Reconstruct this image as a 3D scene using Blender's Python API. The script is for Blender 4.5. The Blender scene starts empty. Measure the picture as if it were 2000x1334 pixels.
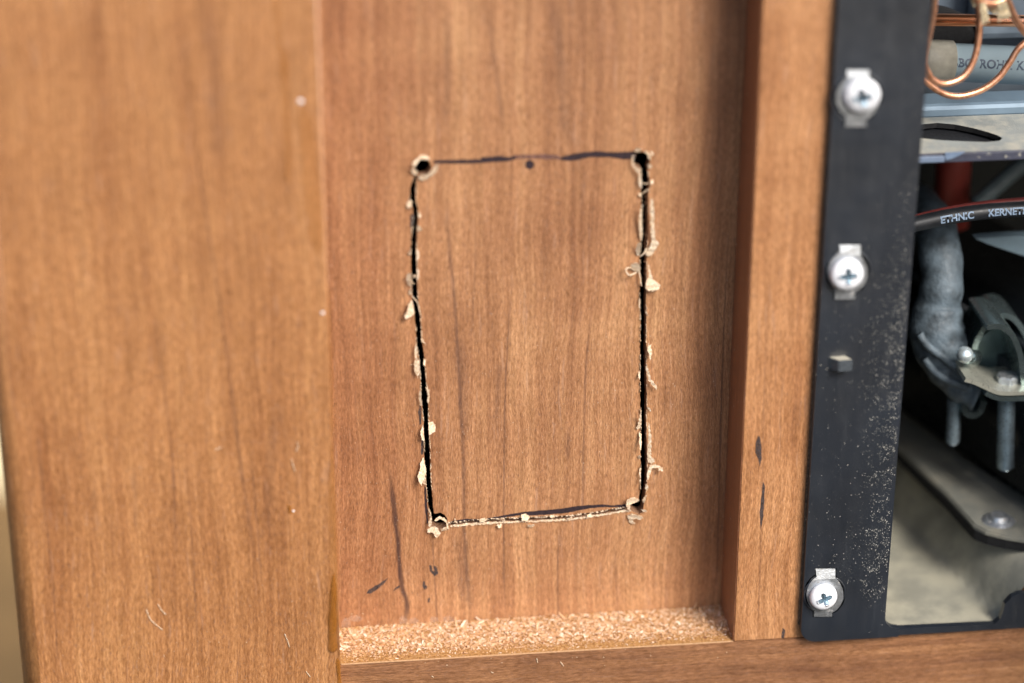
import bpy, bmesh, math, random
from mathutils import Vector, Matrix, noise
from mathutils.geometry import tessellate_polygon
random.seed(7)
R = math.radians

# ------------------------------------------------------------------ camera, sky, sun, exposure
sc = bpy.context.scene
F = 4810.0                                   # focal length in pixels of a 2000 px wide picture
CX, CY = 1000.0, 667.0
Yc = Vector((-599, 2229, -4810)).normalized()   # cabinet depth axis seen in camera axes
Zc = Vector((20, 10383, 4810)).normalized()     # cabinet height axis seen in camera axes
Zc = (Zc - Yc * Zc.dot(Yc)).normalized()
Xc = Yc.cross(Zc)
M = Matrix((Xc, Yc, Zc))                     # rows: world axes in camera coordinates -> camera-to-world
def ray(px, py):
    return (M @ Vector((px - CX, -(py - CY), -F))).normalized()
CAM = -0.575 * ray(1050, 700)
def P(px, py, y=0.0):
    """the point of the plane at depth y (metres) that the photograph shows there"""
    d = ray(px, py); t = (y - CAM.y) / d.y
    return CAM + d * t
def PZ(px, py, z):
    d = ray(px, py); t = (z - CAM.z) / d.z
    return CAM + d * t
cam = bpy.data.cameras.new('camera')
co = bpy.data.objects.new('camera', cam); sc.collection.objects.link(co)
co.matrix_world = Matrix.Translation(CAM) @ M.to_4x4()
cam.sensor_width = 36.0; cam.lens = F / 2000 * 36
cam.clip_start = 0.02; cam.clip_end = 50
cam.dof.use_dof = True
cam.dof.focus_distance = (P(1080, 850) - CAM).dot(-(M @ Vector((0, 0, 1))))
cam.dof.aperture_fstop = 4.6
sc.camera = co

SUN_EL, SUN_AZ = 42, 31                      # degrees; azimuth from straight ahead of the cabinet towards its right
w = bpy.data.worlds.new('World'); sc.world = w; w.use_nodes = True
nt = w.node_tree
bg = nt.nodes['Background']; sky = nt.nodes.new('ShaderNodeTexSky')
sky.sky_type = 'NISHITA'; sky.sun_disc = False
sky.sun_elevation = R(SUN_EL); sky.sun_rotation = R(180 - SUN_AZ)
sky.air_density = 1.0; sky.dust_density = 3.0
nt.links.new(sky.outputs[0], bg.inputs[0]); bg.inputs[1].default_value = 0.15
sun = bpy.data.lights.new('sun', 'SUN'); so = bpy.data.objects.new('sun', sun); sc.collection.objects.link(so)
sun.energy = 3.9; sun.angle = R(24); sun.color = (1.0, 0.96, 0.90)
sd = Vector((math.sin(R(SUN_AZ)) * math.cos(R(SUN_EL)), -math.cos(R(SUN_AZ)) * math.cos(R(SUN_EL)), math.sin(R(SUN_EL))))
so.rotation_euler = sd.to_track_quat('Z', 'Y').to_euler()
sc.view_settings.view_transform = 'Standard'; sc.view_settings.look = 'None'
sc.view_settings.exposure = 0.12; sc.view_settings.gamma = 1.0

# ------------------------------------------------------------------ node helpers
def new_mat(name):
    m = bpy.data.materials.new(name); m.use_nodes = True
    m.node_tree.nodes.clear()
    g = G(m.node_tree); g.mat = m
    return m, g
class G:
    def __init__(s, t): s.t = t
    def n(s, typ, **kw):
        nd = s.t.nodes.new(typ)
        for k, v in kw.items(): setattr(nd, k, v)
        return nd
    def set(s, sock, v):
        if isinstance(v, bpy.types.NodeSocket): s.t.links.new(v, sock)
        elif v is not None:
            if isinstance(v, (tuple, list)) and len(v) == 3 and sock.type == 'RGBA': v = (*v, 1)
            sock.default_value = v
    def math(s, op, a, b=None, c=None, clamp=False):
        nd = s.n('ShaderNodeMath', operation=op, use_clamp=clamp)
        s.set(nd.inputs[0], a)
        if b is not None: s.set(nd.inputs[1], b)
        if c is not None: s.set(nd.inputs[2], c)
        return nd.outputs[0]
    def mix(s, f, a, b, blend='MIX'):
        nd = s.n('ShaderNodeMix', data_type='RGBA', blend_type=blend)
        s.set(nd.inputs[0], f); s.set(nd.inputs[6], a); s.set(nd.inputs[7], b)
        return nd.outputs[2]
    def noise(s, vec, scale, detail=2, rough=0.5, dist=0.0):
        nd = s.n('ShaderNodeTexNoise')
        s.set(nd.inputs['Vector'], vec); s.set(nd.inputs['Scale'], scale)
        nd.inputs['Detail'].default_value = detail; nd.inputs['Roughness'].default_value = rough
        nd.inputs['Distortion'].default_value = dist
        return nd.outputs[0]
    def vmul(s, vec, k):
        nd = s.n('ShaderNodeVectorMath', operation='MULTIPLY'); s.set(nd.inputs[0], vec); nd.inputs[1].default_value = k
        return nd.outputs[0]
    def vadd(s, vec, k):
        nd = s.n('ShaderNodeVectorMath', operation='ADD'); s.set(nd.inputs[0], vec); s.set(nd.inputs[1], k)
        return nd.outputs[0]
    def rng(s, v, a, b, c=0.0, d=1.0, smooth=False):
        nd = s.n('ShaderNodeMapRange', interpolation_type='SMOOTHSTEP' if smooth else 'LINEAR')
        s.set(nd.inputs[0], v); s.set(nd.inputs[1], a); s.set(nd.inputs[2], b); s.set(nd.inputs[3], c); s.set(nd.inputs[4], d)
        return nd.outputs[0]
    def ramp(s, v, stops):
        nd = s.n('ShaderNodeValToRGB'); s.set(nd.inputs[0], v)
        cr = nd.color_ramp
        while len(cr.elements) < len(stops): cr.elements.new(0.5)
        for e, (p, c) in zip(cr.elements, stops): e.position = p; e.color = (*c, 1)
        return nd.outputs[0]
    def pos(s):
        return s.vmul(s.n('ShaderNodeTexCoord').outputs['Object'], (1000, 1000, 1000))   # millimetres
    def sep(s, v):
        nd = s.n('ShaderNodeSeparateXYZ'); s.set(nd.inputs[0], v); return nd.outputs
    def comb(s, x, y, z):
        nd = s.n('ShaderNodeCombineXYZ'); s.set(nd.inputs[0], x); s.set(nd.inputs[1], y); s.set(nd.inputs[2], z); return nd.outputs[0]
    def bump(s, h, strength, dist=0.0002, normal=None):
        nd = s.n('ShaderNodeBump'); nd.inputs['Strength'].default_value = strength; nd.inputs['Distance'].default_value = dist
        s.set(nd.inputs['Height'], h)
        if normal: s.set(nd.inputs['Normal'], normal)
        return nd.outputs[0]
    def out(s, color, rough=0.5, metal=0.0, normal=None, spec=0.5, alpha=None, **kw):
        b = s.n('ShaderNodeBsdfPrincipled'); o = s.n('ShaderNodeOutputMaterial')
        s.set(b.inputs['Base Color'], color); s.set(b.inputs['Roughness'], rough); s.set(b.inputs['Metallic'], metal)
        b.inputs['Specular IOR Level'].default_value = min(spec, 1.0)
        if spec > 1: b.inputs['IOR'].default_value = spec
        if normal: s.set(b.inputs['Normal'], normal)
        if alpha is not None: s.set(b.inputs['Alpha'], alpha)
        for k, v in kw.items(): s.set(b.inputs[k.replace('_', ' ')], v)
        s.t.links.new(b.outputs[0], o.inputs[0])
        return b

def px_curve(pts, y):
    """picture points on a face at depth y -> (z, x) in millimetres, sorted by z"""
    q = [P(a, b, y) * 1000 for a, b in pts]
    return sorted([(v.z, v.x) for v in q])

def wood(name, seed, veins=(), y=0.0, horizontal=False, light=(0.55, 0.29, 0.133), mid=(0.395, 0.183, 0.079), dark=(0.235, 0.092, 0.036), rough=0.44, fig=1.0, tint=None):
    m, g = new_mat(name)
    p = g.pos()
    if horizontal:
        x, yy, z = g.sep(p); p = g.comb(z, yy, x)
    off = (seed * 37.1, seed * 11.7, seed * 23.3)
    x, yy, z = g.sep(p)
    pp = g.vadd(p, off)
    # slow sideways wander of the grain
    wv = g.noise(g.vmul(pp, (0.03, 0.03, 0.02)), 1.0, 2)
    wx = g.math('MULTIPLY', g.math('SUBTRACT', wv, 0.5), 5.5)
    wf = g.noise(g.vmul(pp, (0.5, 0.5, 0.33)), 1.0, 2)
    wx2 = g.math('ADD', wx, g.math('MULTIPLY', g.math('SUBTRACT', wf, 0.5), 0.55))
    q = g.vadd(pp, g.comb(wx2, 0.0, 0.0))
    band = g.noise(g.vmul(q, (0.10, 0.10, 0.004)), 1.0, 3, 0.6)            # broad darker growth bands
    streak = g.noise(g.vmul(q, (0.62, 0.62, 0.018)), 1.0, 4, 0.65)          # fine long streaks
    fibre = g.noise(g.vmul(q, (3.6, 3.6, 0.62)), 1.0, 3, 0.75)               # short fibres
    pore = g.noise(g.vmul(q, (5.2, 5.2, 0.75)), 1.0, 2, 0.6)
    fine = g.noise(g.vmul(g.vadd(q, (13, 5, 0)), (1.7, 1.7, 0.05)), 1.0, 3, 0.6)
    figure = g.noise(g.vmul(pp, (0.020, 0.020, 0.085)), 1.0, 3, 0.55)       # cross-grain figure
    blot = g.noise(g.vmul(pp, (0.028, 0.028, 0.014)), 1.0, 2)
    t = g.math('ADD', g.math('MULTIPLY', g.rng(band, 0.3, 0.7), 0.33), g.math('MULTIPLY', g.rng(streak, 0.28, 0.72), 0.30))
    t = g.math('ADD', t, g.math('MULTIPLY', g.rng(figure, 0.3, 0.7), 0.17 * fig))
    t = g.math('ADD', g.math('ADD', t, 0.06), g.math('MULTIPLY', g.rng(blot, 0.3, 0.7), 0.22 * fig))
    col = g.ramp(t, [(0.18, dark), (0.52, mid), (0.92, light)])
    fa = g.math('MULTIPLY', g.rng(fibre, 0.34, 0.66, 0.66, 1.34), g.rng(fine, 0.33, 0.67, 0.80, 1.17))
    col = g.mix(1.0, col, g.comb(fa, g.math('POWER', fa, 1.15), g.math('POWER', fa, 1.4)), 'MULTIPLY')
    pa = g.rng(pore, 0.56, 0.70, 0.0, 0.62, True)
    col = g.mix(pa, col, (0.19, 0.095, 0.06))
    # small grey sheen flecks in the print
    fl = g.noise(g.vmul(g.vadd(q, (91, 0, 7)), (1.4, 1.4, 0.10)), 1.0, 1)
    col = g.mix(g.rng(fl, 0.62, 0.80, 0.0, 0.20, True), col, (0.55, 0.36, 0.27))
    edge = g.noise(g.vmul(pp, (1.3, 1.3, 0.25)), 1.0, 3)
    for pts, wd, k in veins:
        c = px_curve(pts, y)
        z0, z1 = c[0][0], c[-1][0]; xs = [v[1] for v in c]; x0, x1 = min(xs) - 2, max(xs) + 2
        fc = g.n('ShaderNodeFloatCurve'); cu = fc.mapping.curves[0]
        while len(cu.points) < len(c): cu.points.new(0.5, 0.5)
        for pt, (zz, xx) in zip(cu.points, c): pt.location = ((zz - z0) / (z1 - z0), (xx - x0) / (x1 - x0))
        fc.mapping.update()
        g.set(fc.inputs['Value'], g.rng(z, z0, z1))
        vx = g.rng(fc.outputs[0], 0.0, 1.0, x0, x1)
        d = g.math('ABSOLUTE', g.math('SUBTRACT', g.math('ADD', x, g.math('MULTIPLY', g.math('SUBTRACT', edge, 0.5), wd * 1.4)), vx))
        core = g.rng(d, wd * 0.15, wd * 1.15, 1.0, 0.0, True)
        ln = (z1 - z0)
        fade = g.math('MULTIPLY', g.rng(z, z0 - 1.0, z0 + 0.12 * ln + 1, 0, 1, True), g.rng(z, z1 - 0.25 * ln, z1 + 1.0, 1, 0, True))
        f = g.math('MULTIPLY', g.math('MULTIPLY', core, fade), g.rng(edge, 0.3, 0.6, k * 0.8, min(1, k * 1.25)))
        col = g.mix(f, col, (0.085, 0.036, 0.024))
    if tint: col = tint(g, x, z, blot, col)
    dust = g.noise(g.vmul(pp, (1.0, 1.0, 1.0)), 2.6, 1, 0.5)
    col = g.mix(g.rng(dust, 0.74, 0.80, 0.0, 0.5, True), col, (0.72, 0.60, 0.47))
    h = g.math('ADD', g.math('MULTIPLY', fibre, 0.8), g.math('MULTIPLY', pore, -0.5))
    nrm = g.bump(h, 0.55, 0.00012)
    rg = g.rng(fibre, 0.3, 0.7, rough - 0.05, rough + 0.14)
    g.out(col, rg, 0, nrm, 1.0)
    return m

def plain(name, col, rough=0.5, metal=0.0, var=0.15, scale=0.3, bump=0.0, bscale=2.0, spec=0.5, dust=None, dustlo=0.5, dusthi=0.7, dscale=0.12):
    m, g = new_mat(name); p = g.pos()
    n1 = g.noise(p, scale, 3, 0.6)
    k = g.rng(n1, 0.3, 0.7, 1 - var, 1 + var)
    c = g.mix(1.0, col, g.comb(k, k, k), 'MULTIPLY')
    rr = g.rng(g.noise(p, scale * 3.1, 3), 0.3, 0.7, rough * 0.85, min(1, rough * 1.2))
    me = metal
    if dust:
        dn = g.noise(p, dscale, 4, 0.65)
        f = g.rng(dn, dustlo, dusthi, 0, 0.9, True)
        c = g.mix(f, c, dust); rr = g.mix(f, g.comb(rr, rr, rr), (0.9, 0.9, 0.9)); rr = g.sep(rr)[0]
        me = g.math('MULTIPLY', g.math('SUBTRACT', 1.0, f), metal)
    nrm = g.bump(g.noise(p, bscale, 3), bump, 0.0003) if bump else None
    g.out(c, rr, me, nrm, spec)
    return m

# ------------------------------------------------------------------ object helpers
C = sc.collection
def link(name, me, mat, parent=None, smooth=False, kind=None):
    o = bpy.data.objects.new(name, me); C.objects.link(o)
    for mm in (mat if isinstance(mat, (list, tuple)) else [mat]): me.materials.append(mm)
    if parent: o.parent = parent
    if smooth:
        for p in me.polygons: p.use_smooth = True
    if kind: o['kind'] = kind
    return o
def obj(name, bm, mat, parent=None, smooth=False, kind=None, fix=True):
    if fix: bmesh.ops.recalc_face_normals(bm, faces=bm.faces)
    me = bpy.data.meshes.new(name); bm.to_mesh(me); bm.free()
    return link(name, me, mat, parent, smooth, kind)
def tag(o, label, cat, group=None):
    o['label'] = label; o['category'] = cat
    if group: o['group'] = group
    return o
def thing(name, label, cat, group=None):
    o = bpy.data.objects.new(name, None); C.objects.link(o); o.empty_display_size = 0.01
    return tag(o, label, cat, group)
def box(bm, x0, x1, y0, y1, z0, z1, bev=0.0, seg=2):
    r = bmesh.ops.create_cube(bm, size=1.0)
    vs = r['verts']
    for v in vs:
        v.co = Vector(((x0 + x1) / 2 + v.co.x * (x1 - x0), (y0 + y1) / 2 + v.co.y * (y1 - y0), (z0 + z1) / 2 + v.co.z * (z1 - z0)))
    if bev:
        es = {e for v in vs for e in v.link_edges}
        bmesh.ops.bevel(bm, geom=list(es), offset=bev, segments=seg, profile=0.5, affect='EDGES')
def boxobj(name, dims, mat, parent=None, bev=0.0, kind=None, smooth=False):
    bm = bmesh.new(); box(bm, *dims, bev=bev); return obj(name, bm, mat, parent, smooth, kind)
def tube_bm(bm, pts, rad, seg=16, cap=True, rfun=None):
    n = len(pts); pts = [Vector(p) for p in pts]
    T = [(pts[min(i + 1, n - 1)] - pts[max(i - 1, 0)]).normalized() for i in range(n)]
    u = T[0].orthogonal().normalized(); rings = []
    for i in range(n):
        u = (u - T[i] * u.dot(T[i])).normalized(); v = T[i].cross(u)
        r = rfun(i / (n - 1)) if rfun else rad
        rings.append([bm.verts.new(pts[i] + (u * math.cos(a) + v * math.sin(a)) * r) for a in [2 * math.pi * k / seg for k in range(seg)]])
    for a, b in zip(rings, rings[1:]):
        for k in range(seg): bm.faces.new((a[k], a[(k + 1) % seg], b[(k + 1) % seg], b[k]))
    if cap: bm.faces.new(rings[0][::-1]); bm.faces.new(rings[-1])
def spline(pts, n=12):
    pts = [Vector(p) for p in pts]; out = []
    for i in range(len(pts) - 1):
        p0 = pts[max(i - 1, 0)]; p1 = pts[i]; p2 = pts[i + 1]; p3 = pts[min(i + 2, len(pts) - 1)]
        for k in range(n):
            t = k / n
            out.append(0.5 * ((2 * p1) + (p2 - p0) * t + (2 * p0 - 5 * p1 + 4 * p2 - p3) * t * t + (3 * p1 - p0 - 3 * p2 + p3) * t ** 3))
    out.append(pts[-1]); return out
def tube(name, pts, rad, mat, parent=None, seg=16, rfun=None, n=12):
    bm = bmesh.new(); tube_bm(bm, spline(pts, n), rad, seg, rfun=rfun)
    return obj(name, bm, mat, parent, True)
def slab_bm(bm, outer, holes, yf, yb, side_mi=0):
    """plate in the xz plane with holes; front at yf, back at yb"""
    loops = [outer] + list(holes)
    tri = tessellate_polygon([[Vector((x, z, 0)) for x, z in l] for l in loops])
    flat = [p for l in loops for p in l]
    fv = [bm.verts.new((x, yf, z)) for x, z in flat]; bv = [bm.verts.new((x, yb, z)) for x, z in flat]
    for a, b, c in tri:
        if len({a, b, c}) < 3: continue
        try: bm.faces.new((fv[a], fv[b], fv[c])); bm.faces.new((bv[c], bv[b], bv[a]))
        except ValueError: pass
    s = 0
    for l in loops:
        n = len(l)
        for i in range(n):
            a, b = s + i, s + (i + 1) % n
            f = bm.faces.new((fv[a], fv[b], bv[b], bv[a])); f.material_index = side_mi
        s += n
def pxl(pts, y):
    return [(P(a, b, y).x, P(a, b, y).z) for a, b in pts]
def zoomed(ox, oy, s, pts): return [(ox + a / s, oy + b / s) for a, b in pts]

# ------------------------------------------------------------------ layout numbers (metres)
YF = -0.0168                       # front of the divider and bottom rail
YB = -0.0206                       # front of the left board
YM = -0.0190                      # front of the black metal frame
PT = 0.0035                       # thickness of the cut panel
XL = P(655, 1000, YB).x           # right edge of the left board
XR0 = P(1462, 600, YF).x          # left edge of the divider
XM0 = P(1598, 667, YM).x          # left edge of the frame
XM1 = P(1772, 640, YM).x          # inner edge of the frame
ZR = P(1050, 1275, YF).z          # top of the bottom rail (raw chipboard ledge)
XLL = P(9, 1000, YB).x           # left edge of the left board
ZMB = P(1800, 1241, YM).z         # bottom of the frame
ZMI = P(1850, 1223, YM).z         # lower edge of the frame opening
TOP, BOT, XRT = 0.16, -0.16, 0.26
print('LAYOUT', [round(v * 1000, 1) for v in (XL, XR0, XM0, XM1, ZR, XLL, ZMB, ZMI)], [round(v*1000) for v in CAM])

# ------------------------------------------------------------------ materials
panel_veins = [
    ([(757, 905), (766, 960), (777, 1060), (784, 1140), (794, 1180), (789, 1226)], 0.85, 1.0),
    ([(868, 330), (878, 480), (890, 620), (898, 760), (905, 900), (907, 1040), (912, 1120), (919, 1216)], 0.6, 0.5),
    ([(896, 640), (904, 760), (908, 860)], 1.9, 0.30),
    ([(900, 1040), (907, 1120), (913, 1190)], 2.2, 0.34),
    ([(950, 0), (963, 90), (975, 180), (984, 260)], 0.7, 0.26),
    ([(1078, -20), (1092, 90), (1101, 200), (1112, 290)], 1.9, 0.30),
    ([(1002, 520), (992, 660), (986, 800), (984, 960), (984, 1080), (987, 1215)], 0.32, 0.45),
    ([(976, 700), (972, 770), (966, 830)], 1.0, 0.30),
    ([(1164, 560), (1146, 700), (1140, 860), (1139, 1040)], 0.38, 0.36),
    ([(1110, 840), (1108, 900)], 0.8, 0.35),
    ([(845, 1035), (848, 1120), (856, 1225)], 0.3, 0.5),
    ([(872, 0), (874, 120), (868, 260)], 1.3, 0.26),
    ([(930, 430), (926, 560), (918, 680)], 0.4, 0.24),
    ([(1093, 1040), (1089, 1130), (1091, 1212)], 0.28, 0.42),
    ([(1200, 1050), (1206, 1200)], 0.3, 0.3),
    ([(1425, 420), (1414, 640), (1406, 900), (1400, 1150)], 0.3, 0.5),
    ([(1400, 40), (1396, 200), (1392, 420)], 2.2, 0.18),
]
left_veins = [
    ([(350, 60), (368, 200), (399, 399), (424, 560), (442, 682), (462, 844), (484, 1001), (500, 1130)], 0.5, 0.30),
    ([(300, 600), (318, 740), (336, 896), (341, 1010), (347, 1110)], 0.36, 0.30),
    ([(402, -20), (414, 80), (420, 180), (426, 330)], 2.4, 0.22),
    ([(360, 850), (370, 980), (378, 1106), (388, 1320)], 0.3, 0.30),
    ([(262, 900), (264, 960), (265, 1040)], 0.6, 0.25),
    ([(182, 950), (184, 1000)], 0.6, 0.2),
    ([(545, 780), (530, 900), (522, 1050)], 1.5, 0.18),
    ([(70, 780), (84, 960), (104, 1150), (112, 1330)], 0.4, 0.25),
    ([(490, 880), (500, 1000), (512, 1150)], 0.3, 0.3),
]
def redder_sides(g, x, z, n, col):
    # the panel colour turns redder and darker on either side of its middle
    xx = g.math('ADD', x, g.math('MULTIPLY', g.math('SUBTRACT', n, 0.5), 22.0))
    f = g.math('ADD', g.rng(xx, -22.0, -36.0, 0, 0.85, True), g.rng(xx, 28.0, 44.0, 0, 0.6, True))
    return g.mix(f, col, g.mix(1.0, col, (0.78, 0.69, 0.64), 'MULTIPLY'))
M_panel = wood('walnut_laminate_panel', 1.0, panel_veins, 0.0, tint=redder_sides)
M_left = wood('walnut_laminate_board', 2.3, left_veins, YB, light=(0.52, 0.25, 0.093), mid=(0.405, 0.175, 0.060), dark=(0.28, 0.105, 0.031), fig=0.6)
M_div = wood('walnut_laminate_divider', 4.1, [([(1500, 560), (1492, 800), (1488, 1000), (1480, 1240)], 0.3, 0.25)], YF, light=(0.52, 0.25, 0.105), mid=(0.40, 0.172, 0.064), dark=(0.27, 0.105, 0.038), fig=1.5)
M_side_shade = wood('shaded_side_laminate', 5.3, [], YF, light=(0.29, 0.115, 0.042), mid=(0.24, 0.09, 0.033), dark=(0.18, 0.065, 0.025), fig=0.3)  # divider wood darkened to paint in the shade on its side
M_rail = wood('walnut_laminate_rail', 6.2, [], YF, True, light=(0.46, 0.225, 0.095), mid=(0.29, 0.128, 0.052), dark=(0.16, 0.062, 0.026))
M_fibre, g = new_mat('torn_fibre'); p = g.pos()
fn = g.noise(g.vmul(p, (5, 5, 1.6)), 1.0, 4, 0.7)
g.out(g.ramp(fn, [(0.25, (0.42, 0.22, 0.11)), (0.46, (0.72, 0.52, 0.33)), (0.66, (0.92, 0.84, 0.70))]), 0.85, 0, g.bump(fn, 0.6, 0.0003), 0.2)
M_core, g = new_mat('raw_board_core'); p = g.pos()
fn = g.noise(g.vmul(p, (3, 3, 3)), 1.0, 3, 0.6)
g.out(g.ramp(fn, [(0.3, (0.16, 0.075, 0.04)), (0.5, (0.33, 0.17, 0.095)), (0.75, (0.55, 0.36, 0.22))]), 0.9, 0, g.bump(fn, 0.9, 0.0004), 0.2)
M_chip, g = new_mat('chipboard_flake')
at = g.n('ShaderNodeAttribute', attribute_name='tone')
fn = g.noise(g.vmul(g.pos(), (4, 4, 4)), 1.0, 2)
cc = g.ramp(at.outputs['Fac'], [(0.0, (0.26, 0.10, 0.035)), (0.10, (0.45, 0.20, 0.085)), (0.35, (0.62, 0.34, 0.17)), (0.72, (0.76, 0.49, 0.30)), (1.0, (0.92, 0.80, 0.66))])
g.out(g.mix(g.rng(fn, 0.3, 0.7, 0.0, 0.35), cc, (0.62, 0.36, 0.15)), 0.85, 0, None, 0.2)
M_chipbase, g = new_mat('chipboard_bed'); p = g.pos()
fn = g.noise(g.vmul(p, (1.5, 1.5, 1.5)), 1.0, 5, 0.7)
g.out(g.ramp(fn, [(0.32, (0.22, 0.09, 0.03)), (0.5, (0.50, 0.26, 0.09)), (0.72, (0.66, 0.40, 0.19))]), 0.9, 0, g.bump(fn, 1.0, 0.0006), 0.2)
def ink(name, col, lo, hi, top):
    m, g = new_mat(name); p = g.pos()
    a = g.noise(g.vmul(p, (3.2, 3.2, 3.2)), 1.0, 3, 0.65)
    k = g.rng(g.noise(p, 1.2, 2), 0.3, 0.7, 0.7, 1.6)
    g.out(g.mix(1.0, col, g.comb(k, k, k), 'MULTIPLY'), 0.6, 0, None, 0.4, alpha=g.rng(a, lo, hi, 0.25 * top, top, True))
    return m
M_ink = ink('black_marker_ink', (0.026, 0.015, 0.019), 0.12, 0.36, 1.0)
M_inkf = ink('rubbed_marker_ink', (0.12, 0.065, 0.07), 0.36, 0.6, 0.75)
M_inkg = ink('scraped_marker_ink', (0.05, 0.04, 0.042), 0.30, 0.5, 0.85)
M_glue, g = new_mat('amber_glue')
g.out((0.46, 0.17, 0.02), 0.22, 0, g.bump(g.noise(g.pos(), 0.6, 2), 0.3, 0.0005), 0.6, alpha=0.16)
M_glued, g = new_mat('dark_amber_glue')
g.out((0.36, 0.13, 0.015), 0.15, 0, g.bump(g.noise(g.pos(), 0.8, 2), 0.3, 0.0005), 0.6, alpha=0.5)
M_bead = plain('white_glue_bead', (0.86, 0.80, 0.78), 0.25, 0, 0.03)
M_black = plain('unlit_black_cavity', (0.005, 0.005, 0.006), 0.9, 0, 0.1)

# frame: satin black paint with faint scuffs
M_frame, g = new_mat('satin_black_paint'); p = g.pos()
n1 = g.noise(p, 0.05, 3); n2 = g.noise(g.vmul(p, (1, 1, 0.12)), 0.5, 4, 0.7); n3 = g.noise(p, 3.0, 2)
cf = g.ramp(n1, [(0.3, (0.009, 0.012, 0.018)), (0.7, (0.015, 0.021, 0.032))])
cf = g.mix(g.rng(n2, 0.60, 0.78, 0, 0.22, True), cf, (0.05, 0.06, 0.075))
sp = g.noise(p, 5.0, 1); sm = g.noise(p, 0.16, 3, 0.7)
cf = g.mix(g.math('MULTIPLY', g.rng(sp, 0.70, 0.76, 0, 0.6, True), g.rng(sm, 0.42, 0.62, 0.0, 1, True)), cf, (0.42, 0.38, 0.32))
g.out(cf, g.rng(n2, 0.3, 0.7, 0.34, 0.42), 0, g.bump(g.math('ADD', g.math('MULTIPLY', n1, 6.0), g.math('MULTIPLY', n3, 0.12)), 0.16, 0.0005), 1.7)
M_frame_edge = plain('worn_frame_edge', (0.05, 0.045, 0.04), 0.6, 0, 0.5, 0.8)
M_zinc = plain('zinc_clip_metal', (0.60, 0.63, 0.66), 0.36, 0.85, 0.2, 0.6, 0.25, 3.0, dust=(0.30, 0.26, 0.22), dustlo=0.56, dusthi=0.72, dscale=0.9)
M_zinc2 = plain('bright_zinc_thread', (0.50, 0.60, 0.66), 0.3, 0.9, 0.15, 0.4)
M_white = plain('white_screw_enamel', (0.84, 0.85, 0.88), 0.30, 0, 0.05, 0.5, 0.08)
M_copper, g = new_mat('bare_copper'); p = g.pos()
cn = g.noise(g.vmul(p, (0.15, 1, 1)), 0.5, 2, 0.5)
g.out(g.ramp(cn, [(0.3, (0.60, 0.22, 0.10)), (0.55, (0.86, 0.40, 0.22)), (0.8, (0.93, 0.52, 0.33))]), g.rng(cn, 0.3, 0.7, 0.34, 0.22), 1.0, g.bump(g.noise(p, 4.0, 2), 0.12, 0.0002))
M_copper_wire, g = new_mat('dull_copper_capillary'); p = g.pos()
cn = g.noise(p, 0.8, 3, 0.6)
g.out(g.ramp(cn, [(0.3, (0.66, 0.28, 0.15)), (0.6, (0.90, 0.48, 0.30))]), 0.34, 0.85, g.bump(g.noise(p, 6.0, 2), 0.2, 0.0002))

# ------------------------------------------------------------------ the cabinet
cab = thing('camper_cabinet', 'walnut laminate cabinet front with a jigsawed rectangle and raw chipboard ledge', 'cabinet')

# --- cut panel: U-shaped saw cut with four drilled corners
def jag(pts, step, amp, seed):
    rnd = random.Random(seed); out = []
    for i in range(len(pts) - 1):
        a, b = Vector((*pts[i], 0)), Vector((*pts[i + 1], 0)); L = (b - a).length; n = max(1, int(L / step))
        nrm = Vector((-(b - a).y, (b - a).x, 0)).normalized()
        for k in range(n):
            q = a.lerp(b, k / n)
            if k: q += nrm * rnd.uniform(-amp, amp)
            out.append((q.x, q.y))
    out.append(pts[-1]); return out
left_out = [(807, 348), (801, 366), (799.5, 392), (805, 404), (807, 418), (804, 454), (802, 490), (803, 526), (804, 562), (806, 589), (809.5, 616), (812, 640), (814, 673), (819, 706), (821, 739), (822, 772), (825, 797), (827, 821), (828, 852), (829, 895), (831, 925), (833.5, 955), (836, 985), (839.5, 1008)]
left_in = [(815, 346), (813, 366), (812.5, 392), (816, 404), (817.5, 418), (815, 454), (813.5, 490), (815, 526), (815.5, 562), (817.5, 589), (821, 616), (823, 640), (825.5, 673), (830, 706), (832, 739), (836.5, 772), (837, 797), (837.5, 821), (839, 852), (841, 895), (841.5, 925), (843.5, 955), (846, 985), (848, 1003)]
right_in = [(1252.5, 330), (1252, 351), (1251.5, 365), (1252.5, 385), (1252, 405), (1252, 432), (1252.5, 451), (1250.5, 480), (1249, 501), (1250.5, 530), (1250, 555), (1248.5, 572), (1250, 608), (1250.5, 636), (1250, 686), (1249.8, 735), (1250.5, 785), (1251.5, 834), (1251, 846), (1251, 879), (1251, 912), (1250, 945), (1248, 974)]
right_out = [(1265, 330), (1269, 351), (1269, 365), (1266, 385), (1266, 405), (1266, 432), (1265.5, 451), (1264.5, 480), (1263.5, 501), (1263, 530), (1262.5, 555), (1262, 572), (1262, 608), (1262.5, 636), (1262, 686), (1262.5, 735), (1263.3, 785), (1262.6, 834), (1262.5, 846), (1263, 879), (1264, 912), (1263.5, 945), (1259, 974)]
bot_top = [(874, 1020), (905, 1017.5), (930, 1014.5), (985, 1011.5), (1040, 1009.5), (1106, 1007), (1150, 1001.5), (1190, 995), (1227, 988.5)]
bot_bot = [(876, 1027), (905, 1024.5), (930, 1022), (985, 1019.5), (1040, 1017), (1106, 1014.5), (1150, 1009), (1190, 1003), (1230, 996.5)]
def arc(cx, cy, r, a0, a1, n, amp=0.6, sd=1):
    rnd = random.Random(sd); o = []
    for k in range(n + 1):
        a = R(a0 + (a1 - a0) * k / n); rr = r + rnd.uniform(-amp, amp)
        o.append((cx + rr * math.cos(a), cy + rr * math.sin(a)))     # picture axes, y down
    return o
U = []
U += arc(825.5, 327, 16.5, 72, -228, 26, 0.9, 3)[::-1][:0]
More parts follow.
